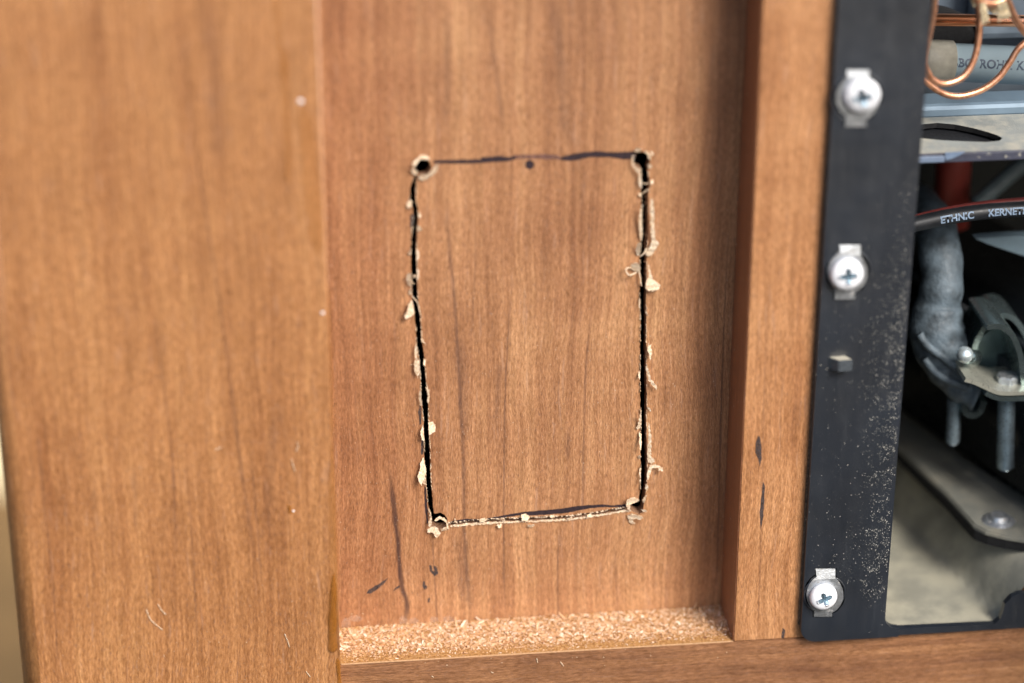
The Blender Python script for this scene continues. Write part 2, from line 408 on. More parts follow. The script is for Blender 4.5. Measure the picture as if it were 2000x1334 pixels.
tl = arc(825.5, 327, 17, 125, 395, 26, 1.0, 3)          # from lower left, clockwise over the top, to lower right
U = jag(left_out[::-1], 4, 0.9, 11)                     # up the outer side of the left cut
U += tl[1:-1] + [(833, 343), (822, 346)]
U += jag(left_in, 4, 0.8, 12)
U += [(852, 1003), (860, 1001), (869, 1006), (874, 1014)]
U += jag(bot_top, 5, 0.8, 13)
U += [(1228, 981), (1233, 977), (1241, 977)]
U += jag(right_in[::-1], 4, 0.8, 14)
U += [(1245, 328), (1238, 320)] + arc(1253, 313, 17, 160, 380, 22, 1.0, 5)[1:-1] + [(1268, 324)]
U += jag(right_out, 4, 0.8, 15)
U += [(1257, 990), (1255, 1000), (1248, 1005), (1239, 1001)]
U += jag(bot_bot[::-1], 5, 0.8, 16)
U += [(874, 1030), (866, 1034), (855, 1035), (845, 1030), (840, 1020)]
Um = pxl(U, 0.0)
ZP0, ZP1 = ZR - 0.004, TOP
XP0, XP1 = XL - 0.012, XR0 + 0.010
bm = bmesh.new()
slab_bm(bm, [(XP0, ZP0), (XP1, ZP0), (XP1, ZP1), (XP0, ZP1)], [Um], 0.0, PT, 1)
panel = obj('back_panel', bm, [M_panel, M_core], cab)
panel['label'] = 'flat walnut laminate panel with a marked and sawn rectangle'

def sheet(name, pts, mat, y, parent, lift=0.00006):
    """thin flat mark lying on a face at depth y, with a slightly ragged outline"""
    q = []
    n = len(pts)
    for i in range(n):
        a, b = pts[i], pts[(i + 1) % n]; L = math.hypot(a[0] - b[0], a[1] - b[1]); k = max(1, int(L / 5))
        for j in range(k):
            t = j / k; q.append((a[0] + (b[0] - a[0]) * t + random.uniform(-.5, .5), a[1] + (b[1] - a[1]) * t + random.uniform(-.5, .5)))
    w2 = pxl(q, y); bm = bmesh.new()
    vs = [bm.verts.new((x, y - lift, z)) for x, z in w2]
    for t in tessellate_polygon([[Vector((x, z, 0)) for x, z in w2]]):
        try: bm.faces.new([vs[i] for i in t])
        except ValueError: pass
    return obj(name, bm, mat, parent)
z1 = lambda pts: zoomed(700, 230, 3.077, pts)
sheet('marker_line', z1([(452, 256), (600, 252), (740, 249), (733, 238), (850, 228), (905, 236), (948, 228), (944, 248), (900, 260), (760, 270), (640, 276), (452, 273)]), M_ink, 0, panel)
sheet('faded_marker_line', z1([(930, 226), (1000, 222), (1100, 218), (1170, 222), (1215, 232), (1225, 246), (1180, 250), (1100, 246), (1000, 246), (930, 250)]), M_inkf, 0, panel, 0.00005)
sheet('marker_line', z1([(1205, 248), (1232, 230), (1300, 214), (1420, 200), (1540, 207), (1668, 200), (1664, 246), (1590, 250), (1500, 236), (1400, 236), (1290, 258), (1230, 256)]), M_ink, 0, panel)
sheet('marker_dot', [(1034.7 + 8.7 * math.cos(a), 321.5 + 9.2 * math.sin(a)) for a in [k * math.pi / 9 for k in range(18)]], M_ink, 0, panel)
z2 = lambda pts: zoomed(820, 960, 4.545, pts)
sheet('marker_line', z2([(275, 262), (340, 250), (420, 240), (520, 246), (640, 232), (830, 193), (930, 180), (1150, 160), (1270, 150), (1420, 125), (1620, 112), (1720, 122), (1850, 108), (1855, 142), (1640, 136), (1500, 150), (1290, 190), (1180, 200), (1000, 212), (880, 210), (740, 232), (440, 256), (300, 272)]), M_ink, 0, panel)
for pts in ([(180, 90), (170, 200), (180, 262), (196, 240), (212, 180), (214, 115)], [(150, -40), (165, -60), (180, 60), (165, 60)]):
    sheet('scraped_marker_edge', zoomed(770, 400, 5.56, pts), M_inkg, 0, panel, 0.00007)
sheet('scraped_marker_edge', zoomed(780, 640, 6.07, [(246, 890), (224, 1000), (240, 1150), (262, 1140), (262, 950)]), M_inkg, 0, panel)
sheet('scraped_marker_edge', zoomed(790, 850, 6.67, [(213, 0), (216, 250), (244, 250), (248, 60)]), M_inkg, 0, panel)
sheet('scraped_marker_edge', zoomed(790, 850, 6.67, [(258, 660), (266, 900), (288, 1150), (312, 1150), (292, 900), (275, 680)]), M_ink, 0, panel)
z3 = lambda pts: zoomed(600, 1050, 3.077, pts)
for pts in ([(355, 337), (368, 315), (410, 288), (440, 272), (487, 240), (470, 267), (420, 312), (380, 335)],
            [(515, 323), (530, 300), (556, 287), (556, 299), (535, 312)],
            [(698, 260), (693, 290), (703, 311), (723, 307), (723, 291), (710, 286), (708, 262)],
            [(733, 163), (738, 205), (765, 232), (788, 216), (779, 172), (760, 168), (767, 205), (750, 196), (746, 164)],
            [(724, 366), (741, 360), (736, 390), (724, 388)]):
    sheet('pen_mark', z3(pts), M_inkg, 0, panel)

M_smear = ink('dried_glue_smear', (0.60, 0.50, 0.42), 0.45, 0.75, 0.4)
for cx_, cy_, a_, b_ in ((676, 1222, 9, 16), (694, 1208, 14, 6), (788, 1213, 8, 11), (808, 1214, 10, 8), (848, 1212, 9, 8), (876, 1210, 12, 7), (1352, 1196, 10, 6)):
    sheet('glue_smear', [(cx_ + a_ * math.cos(t * .524), cy_ + b_ * math.sin(t * .524)) for t in range(12)], M_smear, 0, panel)
# --- torn fibres round the cut
def flake(name, pts, parent, h0=0.0003, h1=0.0009, mat=None, th=0.00016, y=0.0, seed=None):
    rnd = random.Random(seed if seed is not None else hash(name) & 255)
    # densify and roughen
    q = []; n = len(pts)
    for i in range(n):
        a, b = pts[i], pts[(i + 1) % n]; L = math.hypot(a[0] - b[0], a[1] - b[1]); k = max(1, int(L / 2.4))
        for j in range(k):
            t = j / k; q.append((a[0] + (b[0] - a[0]) * t + rnd.uniform(-.95, .95), a[1] + (b[1] - a[1]) * t + rnd.uniform(-1.2, 1.2)))
    mx = sum(a for a, _ in q) / len(q); my = sum(b for _, b in q) / len(q); shx = 0.93 if len(pts) < 12 else 0.97
    q = [(mx + (a - mx) * shx, my + (b - my) * (0.94 if len(pts) < 12 else 0.98)) for a, b in q]
    ws = pxl(q, y)
    cxx = sum(a for a, _ in ws) / len(ws); czz = sum(b for _, b in ws) / len(ws)
    ang = rnd.uniform(0, 6.28); span = max(math.hypot(a - cxx, b - czz) for a, b in ws) + 1e-6
    bm = bmesh.new()
    def hgt(x, z):
        s = ((x - cxx) * math.cos(ang) + (z - czz) * math.sin(ang)) / span
        return h0 + (h1 - h0) * (0.5 + 0.5 * s) + 0.0002 * noise.noise(Vector((x * 1500, z * 1500, ang)))
    tri = tessellate_polygon([[Vector((a, b, 0)) for a, b in ws]])
    fv = [bm.verts.new((a, y - hgt(a, b), b)) for a, b in ws]; bv = [bm.verts.new((a, y - hgt(a, b) + th, b)) for a, b in ws]
    for t in tri:
        try: bm.faces.new([fv[i] for i in t]); bm.faces.new([bv[i] for i in reversed(t)])
        except ValueError: pass
    for i in range(len(ws)):
        j = (i + 1) % len(ws)
        bm.faces.new((fv[i], fv[j], bv[j], bv[i]))
    return obj(name, bm, mat or M_fibre, parent)
FL = []
for (ox, oy, s), polys in [
    ((770, 400, 5.56), [
        [(150, 705), (124, 750), (124, 800), (145, 862), (188, 892), (192, 800), (180, 730)],
        [(187, 1005), (150, 1050), (128, 1140), (104, 1160), (108, 1212), (130, 1218), (180, 1192), (216, 1170), (212, 1100), (197, 1030)],
        [(245, 208), (240, 275), (265, 282), (302, 268), (290, 215)],
        [(240, 470), (235, 582), (260, 572), (273, 520), (260, 475)],
        [(247, 675), (240, 805), (262, 775), (267, 700)],
        [(165, 470), (145, 530), (160, 552), (177, 542), (183, 450)],
        [(165, 890), (152, 966), (190, 968), (192, 890)],
        [(258, 60), (262, 130), (290, 130), (285, 90)],
        [(200, 745), (205, 785), (240, 790), (240, 745)]]),
    ((780, 640, 6.07), [
        [(192, 120), (172, 270), (188, 350), (166, 390), (171, 480), (213, 580), (237, 500), (238, 378), (210, 350), (202, 200)],
        [(250, 118), (256, 165), (288, 162), (311, 198), (281, 130)],
        [(285, 358), (284, 427), (310, 422), (313, 380)],
        [(298, 648), (350, 698), (359, 780), (347, 893), (325, 882), (331, 780), (320, 702)],
        [(246, 688), (224, 760), (233, 860), (240, 902), (273, 912), (254, 800), (257, 700)],
        [(338, 1095), (342, 1245), (380, 1242), (420, 1222), (432, 1160), (400, 1098), (370, 1104)],
        [(277, 1135), (240, 1190), (254, 1290), (292, 1330), (288, 1230)]]),
    ((790, 850, 6.67), [
        [(240, 270), (205, 340), (188, 430), (161, 500), (179, 572), (221, 620), (223, 560), (262, 515), (284, 450), (271, 360), (257, 300)],
        [(263, 528), (227, 580), (235, 624), (277, 617), (272, 560)],
        [(376, 1060), (400, 1030), (450, 1012), (520, 1048), (562, 1110), (582, 1232), (563, 1222), (548, 1140), (510, 1078), (450, 1042), (395, 1078)],
        [(288, 1215), (340, 1188), (400, 1168), (440, 1190), (467, 1230), (440, 1280), (402, 1290), (370, 1250), (288, 1252)],
        [(466, 1245), (560, 1215), (548, 1175), (508, 1172), (470, 1210)],
        [(653, 1055), (662, 1100), (688, 1122), (697, 1158), (676, 1135), (650, 1110)],
        [(318, 900), (330, 960), (350, 1040), (342, 1130), (312, 1180), (308, 1100), (330, 1040)]]),
    ((1200, 270, 7.41), [
        [(273, 152), (320, 106), (380, 138), (402, 175), (350, 197), (300, 187)],
        [(290, 195), (243, 222), (232, 330), (268, 412), (320, 474), (384, 490), (374, 410), (330, 404), (277, 372), (260, 300), (268, 230)],
        [(418, 158), (482, 170), (514, 230), (520, 322), (494, 292), (472, 212)],
        [(523, 176), (562, 198), (548, 232), (518, 217)],
        [(478, 365), (532, 362), (533, 412), (488, 428)],
        [(345, 510), (338, 600), (358, 684), (386, 692), (386, 500)],
        [(512, 612), (562, 598), (563, 642), (520, 658)],
        [(386, 890), (360, 960), (344, 1120), (343, 1200), (355, 1420), (388, 1500), (402, 1334), (386, 1100), (388, 920)],
        [(350, 800), (365, 840), (388, 820), (380, 790)]]),
    ((1200, 430, 7.02), [
        [(312, 252), (278, 340), (284, 400), (300, 482), (335, 502), (352, 440), (352, 350), (357, 280)],
        [(270, 541), (203, 580), (214, 640), (218, 662), (280, 692), (322, 724), (352, 690), (362, 640), (332, 568), (300, 543)],
        [(444, 545), (470, 620), (495, 720), (517, 788), (602, 848), (624, 880), (602, 922), (515, 952), (440, 922), (408, 882), (420, 800), (456, 740)],
        [(336, 1048), (323, 1180), (345, 1192), (347, 1070)],
        [(430, 1140), (425, 1200), (455, 1280), (470, 1310), (440, 1300), (420, 1240)]]),
    ((1200, 620, 6.07), [
        [(395, 272), (376, 350), (395, 402), (413, 484), (427, 462), (440, 370), (421, 345), (431, 295), (410, 308)],
        [(370, 515), (363, 590), (385, 650), (393, 722), (440, 782), (492, 840), (494, 800), (450, 733), (415, 708), (410, 650), (387, 568)],
        [(296, 630), (276, 660), (290, 708), (302, 702)],
        [(384, 1052), (400, 1084), (433, 1114), (427, 1085), (400, 1058)],
        [(302, 1015), (285, 1150), (270, 1270), (248, 1300), (268, 1324), (312, 1302), (317, 1210), (307, 1120)]]),
    ((1190, 830, 6.07), [
        [(446, -90), (450, 100), (444, 250), (443, 402), (460, 442), (500, 464), (538, 432), (522, 388), (491, 370), (488, 100), (462, -60)],
        [(478, 460), (540, 443), (590, 458), (628, 478), (624, 508), (580, 508), (560, 477), (500, 492), (460, 604), (438, 630), (442, 560), (460, 490)],
        [(350, 50), (343, 240), (365, 262), (378, 100)],
        [(348, 340), (336, 382), (360, 404), (374, 358)],
        [(355, 485), (348, 645), (362, 645), (369, 500)],
        [(430, 685), (423, 755), (450, 758), (457, 708)],
        [(380, 880), (398, 925), (420, 905), (437, 785), (420, 798)],
        [(198, 850), (245, 822), (290, 828), (330, 858), (360, 880), (300, 906), (240, 912), (236, 970), (254, 1014), (212, 982), (193, 930), (183, 880)],
        [(208, 1060), (250, 1030), (300, 1026), (372, 1032), (388, 1062), (350, 1094), (310, 1084), (270, 1102), (282, 1132), (305, 1140), (260, 1168), (233, 1142), (218, 1100)],
        [(378, 998), (430, 988), (438, 1012), (393, 1028)]]),
    ((820, 960, 4.545), [
        [(893, 195), (940, 192), (982, 222), (940, 238), (900, 238)],
        [(522, 218), (575, 225), (602, 250), (560, 266), (524, 256)],
        [(946, 282), (1010, 272), (1022, 290), (980, 316), (950, 302)],
        [(1150, 195), (1190, 200), (1200, 222), (1155, 222)],
        [(700, 225), (750, 225), (760, 248), (705, 250)],
        [(1480, 195), (1520, 190), (1520, 212), (1482, 215)],
        [(1310, 222), (1350, 215), (1352, 240), (1312, 242)],
        [(675, 288), (725, 284), (722, 308), (690, 306)]]),
    ((780, 270, 7.85), [
        [(190, 330), (240, 290), (300, 260), (345, 235), (400, 250), (470, 290), (455, 330), (400, 310), (340, 295), (270, 320), (235, 370), (190, 390)],
        [(200, 400), (175, 470), (210, 540), (240, 580), (275, 520), (270, 480), (240, 490), (225, 430)],
        [(585, 340), (530, 370), (500, 450), (460, 500), (400, 545), (330, 540), (290, 570), (300, 610), (345, 640), (400, 625), (440, 590), (500, 555), (560, 470), (580, 400)],
        [(160, 930), (115, 990), (110, 1050), (160, 1040), (200, 960)],
        [(285, 1110), (290, 1180), (320, 1220), (330, 1180)]]),
]:
    for pl in polys: FL.append(zoomed(ox, oy, s, pl))
# the long pale strip on the right of the right cut
FL.append([(1268.5, 378), (1267.5, 404), (1269, 430), (1270, 447), (1271, 466), (1268.5, 480), (1260, 491), (1262.5, 499.5), (1270, 499), (1278.5, 487), (1285, 474), (1284, 469), (1279, 466), (1276, 440), (1275.5, 418), (1274, 385)])
big = []
for i, f in enumerate(FL):
    xs = [a for a, _ in f]; ys = [b for _, b in f]
    sz = max(max(xs) - min(xs), max(ys) - min(ys))
    o = flake('splinter', f, panel, 0.00015, 0.0005 + min(0.0019, sz * 0.00005), seed=i)
# pale lower lip of the bottom cut
lip = [(878, 1024.5), (930, 1020), (1040, 1016.2), (1106, 1013.2), (1150, 1008), (1228, 994.5), (1232, 998), (1190, 1004), (1150, 1010.4), (1106, 1016), (1040, 1019), (985, 1021), (930, 1024.2), (880, 1028.5)]
flake('torn_edge', lip, panel, 0.0001, 0.0004, seed=77)
# thin stray fibres
def fibre(pts, r=0.00011, y=0.0, lift=0.0006, name='fibre_strand', parent=None):
    q = [P(a, b, y) + Vector((0, -lift * (0.3 + 0.7 * math.sin(math.pi * i / max(1, len(pts) - 1))), 0)) for i, (a, b) in enumerate(pts)]
    return tube(name, q, r, M_fibre, parent or panel, 6, n=5)
fibre(zoomed(1200, 430, 7.02, [(215, 632), (150, 622), (138, 645), (168, 690), (200, 714), (290, 700)]), 0.0002, lift=0.0025)
fibre(zoomed(1200, 430, 7.02, [(328, 680), (345, 760), (355, 860), (372, 892)]), 0.00017, lift=0.001)
fibre(zoomed(1200, 430, 7.02, [(350, 495), (400, 440), (440, 380)]), 0.00018)
fibre(zoomed(1200, 270, 7.41, [(388, 632), (430, 645), (500, 640)]), 0.00009)
fibre(zoomed(1200, 270, 7.41, [(370, 825), (420, 770), (500, 730)]), 0.00010)
fibre(zoomed(770, 400, 5.56, [(190, 985), (225, 1020), (250, 1050), (270, 1130), (285, 1200)]), 0.00012)
fibre(zoomed(780, 640, 6.07, [(130, 440), (170, 430)]), 0.00008)
fibre(zoomed(770, 400, 5.56, [(185, 830), (215, 858)]), 0.00011)
# fine fuzz all along both sides of the cut: too small to pick apart
bm = bmesh.new(); rnd = random.Random(5)
edges = [(left_out, -1), (left_in, 1), (right_in, -1), (right_out, 1), (bot_bot, 1), (bot_top, -1)]
for line, sg in edges:
    horiz = line in (bot_bot, bot_top)
    for i in range(len(line) - 1):
        a, b = line[i], line[i + 1]; L = math.hypot(a[0] - b[0], a[1] - b[1])
        for k in range(int(L * (0.55 if not horiz else 0.35))):
            t = rnd.random(); px = a[0] + (b[0] - a[0]) * t; py = a[1] + (b[1] - a[1]) * t
            if noise.noise(Vector((px * .05, py * .045, sg))) < -0.1 and not horiz: continue
            ln = rnd.uniform(1.2, 4.0); wd = rnd.uniform(0.5, 1.7)
            if horiz: dx, dy = ln, rnd.uniform(-.4, .4); ox, oy = 0, sg * rnd.uniform(-0.8, 1.0)
            else: dx, dy = rnd.uniform(-.5, .5), ln; ox, oy = sg * rnd.uniform(-1.0, 0.8), 0
            c = P(px + ox, py + oy, 0); e = P(px + ox + dx, py + oy + dy, 0) - c
            nn = Vector((e.z, 0, -e.x)).normalized() * wd * 0.00006
            h = rnd.uniform(0.00005, 0.0004)
            v = [bm.verts.new(c + nn + Vector((0, -h, 0))), bm.verts.new(c - nn + Vector((0, -h * .3, 0))), bm.verts.new(c + e * .9 - nn * .6 + Vector((0, -h * .5, 0))), bm.verts.new(c + e + nn * .5 + Vector((0, -h * 1.5, 0)))]
            try: bm.faces.new(v)
            except ValueError: pass
obj('fine_torn_fuzz', bm, M_fibre, panel, kind='stuff', fix=False)
# little teeth on the cut wall of the right cut
bm = bmesh.new()
for k in range(90):
    py = rnd.uniform(375, 560); px = 1261 + rnd.uniform(-2, 3)
    c = P(px, py, 0) + Vector((0, rnd.uniform(0.0002, 0.0012), 0)); s = rnd.uniform(0.0001, 0.0003)
    v = [bm.verts.new(c + Vector((rnd.uniform(-s, s), rnd.uniform(-s, s), rnd.uniform(-s, s)))) for _ in range(4)]
    for t in ((0, 1, 2), (0, 2, 3), (0, 3, 1), (1, 3, 2)): bm.faces.new([v[i] for i in t])
obj('cut_wall_teeth', bm, M_core, panel, kind='stuff')

# --- dark hollow behind the panel
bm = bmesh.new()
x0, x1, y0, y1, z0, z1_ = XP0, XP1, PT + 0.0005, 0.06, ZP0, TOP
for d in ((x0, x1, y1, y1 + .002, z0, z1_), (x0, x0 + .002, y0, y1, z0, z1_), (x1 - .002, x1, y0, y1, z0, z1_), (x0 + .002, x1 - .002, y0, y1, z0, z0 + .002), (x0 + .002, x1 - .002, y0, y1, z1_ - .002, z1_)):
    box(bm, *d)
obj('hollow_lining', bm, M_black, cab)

# --- left board with a big rounded left edge
def profile(name, prof, z0, z1, mat, parent, smooth_deg=40):
    bm = bmesh.new()
    a = [bm.verts.new((x, y, z0)) for x, y in prof]; b = [bm.verts.new((x, y, z1)) for x, y in prof]
    n = len(prof)
    for i in range(n):
        f = bm.faces.new((a[i], a[(i + 1) % n], b[(i + 1) % n], b[i])); f.smooth = f.calc_area() < 0.0006
    bm.faces.new(a[::-1]); bm.faces.new(b)
    for e in bm.edges:
        if len(e.link_faces) == 2 and e.calc_face_angle(0) > R(smooth_deg): e.smooth = False
    return obj(name, bm, mat, parent)
r = 0.0045; pr = [(XL, 0.006), (XL, YB + 0.0005), (XL - 0.0002, YB + 0.00015), (XL - 0.0006, YB)]
for k in range(13):
    a = R(90 + 90 * k / 12); pr.append((XLL + r + r * math.cos(a), YB + r - r * math.sin(a)))
pr += [(XLL, 0.006)]
stile = profile('left_stile', pr, BOT, TOP, M_left, cab)
# glue runs on the board
def bead(name, pts, wid, mat, y, parent, h=0.0004):
    """flattened run of glue following picture points"""
    q = spline([P(a, b, y) for a, b in pts], 8); bm = bmesh.new(); n = len(q); rings = []
    for i, c in enumerate(q):
        t = i / (n - 1); s = (wid(t) if callable(wid) else wid) * (0.9 + 0.25 * noise.noise(c * 300))
        T = (q[min(i + 1, n - 1)] - q[max(i - 1, 0)]).normalized(); S = T.cross(Vector((0, 1, 0))).normalized()
        s *= min(1, 0.15 + 6 * t, 0.15 + 8 * (1 - t))
        rings.append([bm.verts.new(c + S * s * math.cos(a) + Vector((0, 0.00003 - h * math.sin(a) * min(1, s / 0.0008), 0))) for a in [math.pi * k / 8 for k in range(9)]])
    for a, b in zip(rings, rings[1:]):
        for k in range(8): bm.faces.new((a[k], a[k + 1], b[k + 1], b[k]))
    return obj(name, bm, mat, parent, True)
bead('glue_run', [(590, 205), (598, 260), (604, 330), (612, 410), (620, 500)], lambda t: 0.0012 + 0.0009 * math.sin(3 * t), M_glue, YB, stile)
bead('glue_run', [(556, 90), (556, 180), (562, 300), (560, 360)], 0.0009, M_glue, YB, stile)
bead('glue_run', [(537, -10), (545, 70), (556, 160)], 0.0007, M_glue, YB, stile)
bead('glue_run', [(648, 860), (648, 960), (652, 1080), (650, 1180), (650, 1235)], lambda t: 0.0008 + 0.0011 * t, M_glue, YB, stile)
bead('glue_run', [(652, 1120), (650, 1190), (649, 1245), (650, 1274)], lambda t: 0.0008 + 0.0006 * t, M_glued, YB, stile, 0.0008)
bead('glue_run', [(659, 1285), (662, 1320), (664, 1350)], 0.0006, M_glued, YB, stile, 0.0005)
bead('glue_run', [(563, 985), (566, 996), (568, 1003)], 0.0005, M_glued, YB, stile, 0.0004)
bead('glue_run', [(641, 560), (643, 640), (648, 740), (650, 860)], 0.0006, M_glue, YB, stile)
def blob(name, px, py, rp, mat, y, parent):
    bm = bmesh.new(); bmesh.ops.create_uvsphere(bm, u_segments=16, v_segments=10, radius=rp)
    c = P(px, py, y)
    for v in bm.verts: v.co = Vector((v.co.x * 1.0, v.co.y * 0.7, v.co.z * 0.9)) + c
    return obj(name, bm, mat, parent, True)
blob('glue_bead', 587, 198, 0.00062, M_bead, YB, stile)
blob('glue_bead', 630, 611, 0.0004, M_bead, YB, stile)
blob('glue_bead', 573, 998, 0.0003, M_bead, YB, stile)

# --- divider board: front edge, and a side face with its shade painted into the wood
divider = boxobj('divider', (XR0 + 0.0003, XM0 + 0.015, YF, 0.006, ZR + 0.00008, TOP), M_div, cab, 0.0)
sidef = boxobj('side_face', (XR0, XR0 + 0.00029, YF + 0.0002, -0.00005, ZR + 0.0001, TOP), M_side_shade, divider)
for pts in ([(225, 778), (214, 810), (211, 850), (224, 880), (231, 918), (239, 880), (239, 830), (233, 788)],
            [(246, 982), (238, 1050), (231, 1120), (236, 1190), (246, 1130), (251, 1060), (253, 998)]):
    sheet('pen_mark', zoomed(1380, 500, 2.224, pts), M_inkg, YF, divider)
sheet('pen_mark', zoomed(1200, 1000, 2.5, [(820, 566), (814, 614), (829, 618), (833, 575)]), M_inkg, YF, divider)
# dark brown strip between divider and frame
boxobj('joint_strip', (XM0 - 0.0004, XM0 + 0.0006, YF - 0.0006, YF - 0.00005, ZMB + 0.004, TOP), plain('brown_joint_strip', (0.12, 0.08, 0.05), 0.8, 0, 0.8, 1.6, 0.6, 4), divider)

# --- bottom rail with raw chipboard ledge
bm = bmesh.new(); slab_bm(bm, [(XL + 0.0001, BOT), (XRT, BOT), (XRT, ZMB + 0.0008), (XM0 + 0.0135, ZMB + 0.0008), (XM0 + 0.0135, ZR - 0.0002), (XL + 0.0001, ZR - 0.0002)], [], YF, 0.012)
bmesh.ops.bevel(bm, geom=[e for e in bm.edges if e.calc_face_angle(0) > 1 and all(v.co.y < YF + 1e-5 for v in e.verts)], offset=0.00025, segments=2, affect='EDGES')
rail = obj('bottom_rail', bm, M_rail, cab)
bm = bmesh.new()
nx, ny = 260, 40; X0, X1 = XL + 0.0001, XR0 + 0.006; Y0, Y1 = YF + 0.00035, -0.0001
V = [[None] * (ny + 1) for _ in range(nx + 1)]
for i in range(nx + 1):
    for j in range(ny + 1):
        x = X0 + (X1 - X0) * i / nx; y = Y0 + (Y1 - Y0) * j / ny
        h = noise.noise(Vector((x * 900, y * 900, 3))) * 0.00022 + noise.noise(Vector((x * 2500, y * 2500, 9))) * 0.00014
        e = min(1, j / 4)
        V[i][j] = bm.verts.new((x, y, ZR + h * e - 0.0001))
for i in range(nx):
    for j in range(ny): bm.faces.new((V[i][j], V[i + 1][j], V[i + 1][j + 1], V[i][j + 1]))
ledge = obj('chipboard_ledge', bm, M_chipbase, rail, True)
ledge['label'] = 'raw chipboard top face of the rail'
boxobj('edge_line', (XL + 0.0004, XR0, YF + 0.00005, YF + 0.0003, ZR - 0.0003, ZR + 0.00002), plain('pale_cut_edge', (0.56, 0.34, 0.18), .8, 0, .2, 1.5), rail)
# chips, thousands of them
verts, faces, tone = [], [], []
rnd = random.Random(21)
def chip(c, L, W, yaw, pitch, roll, tn, bend=0.0):
    m = Matrix.Rotation(yaw, 3, 'Z') @ Matrix.Rotation(pitch, 3, 'Y') @ Matrix.Rotation(roll, 3, 'X')
    b = len(verts)
    for x, y, z in ((-.5, -.35, 0), (0, -.5, bend), (.5, -.2, 0), (.42, .4, 0), (-.05, .5, bend), (-.5, .3, 0)):
        verts.append(c + m @ Vector((x * L * rnd.uniform(.8, 1.1), y * W * rnd.uniform(.7, 1.2), z * L)))
    faces.append((b, b + 1, b + 4, b + 5)); faces.append((b + 1, b + 2, b + 3, b + 4)); tone.extend([tn, tn])
for k in range(11000):
    x = rnd.uniform(X0 + .0003, X1 - 0.0055); y = rnd.uniform(Y0 + 0.0003, Y1 - .0002)
    near_front = (y - Y0) / (Y1 - Y0)
    if near_front < 0.14 and rnd.random() < 0.75: continue
    L = rnd.choice((0.0003, 0.0004, 0.0006, 0.0008, 0.0012)) * rnd.uniform(.7, 1.3) * (0.6 if near_front < .25 else 1); W = L * rnd.uniform(.25, .6)
    tn = min(1, max(0, rnd.gauss(0.60, 0.19)));
    if rnd.random() < 0.05: tn = rnd.uniform(0, 0.15)
    if rnd.random() < 0.08: tn = 1
    chip(Vector((x, y, ZR + rnd.uniform(-0.00005, 0.00010))), L, W, rnd.uniform(0, 6.28), rnd.gauss(0, .15), rnd.gauss(0, .15), tn, rnd.uniform(-.08, .08))
for k in range(110):      # shreds standing up
    x = rnd.uniform(X0 + .0005, X1 - 0.006); y = rnd.uniform(Y0 + 0.002, Y1 - .0005)
    chip(Vector((x, y, ZR + rnd.uniform(.0002, .0008))), rnd.uniform(.0008, .0026), rnd.uniform(.0002, .0005), rnd.uniform(0, 6.28), rnd.gauss(0, .7), rnd.gauss(0, .6), rnd.uniform(.6, 1), rnd.uniform(-.2, .3))
me = bpy.data.meshes.new('chips'); me.from_pydata(verts, [], faces)
at = me.attributes.new('tone', 'FLOAT', 'FACE'); at.data.foreach_set('value', tone)
link('chipboard_flakes', me, M_chip, rail, kind='stuff')

# ------------------------------------------------------------------ loose dust and shavings (things nobody could count)
def specks(name, n, pos, smin, smax, mat, label, seed, cat='sawdust'):
    rnd = random.Random(seed); vs, fs = [], []
    for k in range(n):
        c = pos(rnd)
        if c is None: continue
        s = smin + (smax - smin) * rnd.random() ** 3; a = rnd.uniform(0, 6.28); el = rnd.uniform(.35, 1)
        b = len(vs)
        for q in range(5):
            t = a + q * 1.2566; rr = s * rnd.uniform(.6, 1)
            dx, dz = rr * math.cos(t), rr * math.sin(t) * el
            vs.append(c + Vector((dx * math.cos(a) - dz * math.sin(a), -rnd.uniform(0.0, s * 0.5), dx * math.sin(a) + dz * math.cos(a))))
        vs.append(c + Vector((0, -s * .8, 0)))
        fs += [(b + q, b + (q + 1) % 5, b + 5) for q in range(5)]
    me = bpy.data.meshes.new(name); me.from_pydata(vs, [], fs)
    return tag(link(name, me, mat, kind='stuff'), label, cat)
M_dust = plain('pale_sawdust', (0.50, 0.48, 0.42), 0.9, 0, 0.35, 2.0)
M_dustw = plain('wood_sawdust', (0.80, 0.62, 0.42), 0.9, 0, 0.3, 2.0)
def frame_pos(rnd):
    py = rnd.uniform(-20, 1240)
    e0 = 1820 - 0.0762 * py; w = 1640 - 0.0643 * py
    u = rnd.random()
    d = abs(rnd.gauss(0, 0.19)) if rnd.random() < .86 else u
    dens = 0.04 + 0.9 * math.exp(-((py - 720) / 190) ** 2) + 1.1 * math.exp(-((py - 1080) / 95) ** 2) + 0.22 * math.exp(-((py - 900) / 60) ** 2)
    if py > 1170: dens *= 0.15
    if rnd.random() > dens: return None
    if d > 1: return None
    px = e0 - 2 - d * (e0 - w)
    if noise.noise(Vector((px * .06, py * .06, 1))) + .5 * noise.noise(Vector((px * .15, py * .15, 4))) < rnd.uniform(-.35, .25): return None
    for cx, cy in ((1675, 190), (1655, 531), (1610, 1161)):
        if math.hypot(px - cx, py - cy) < 46: return None
    return P(px, py, YM - 0.00002)
specks('sawdust', 19000, frame_pos, 0.00003, 0.00018, M_dust, 'pale sawdust clinging to the black frame near its opening', 3)
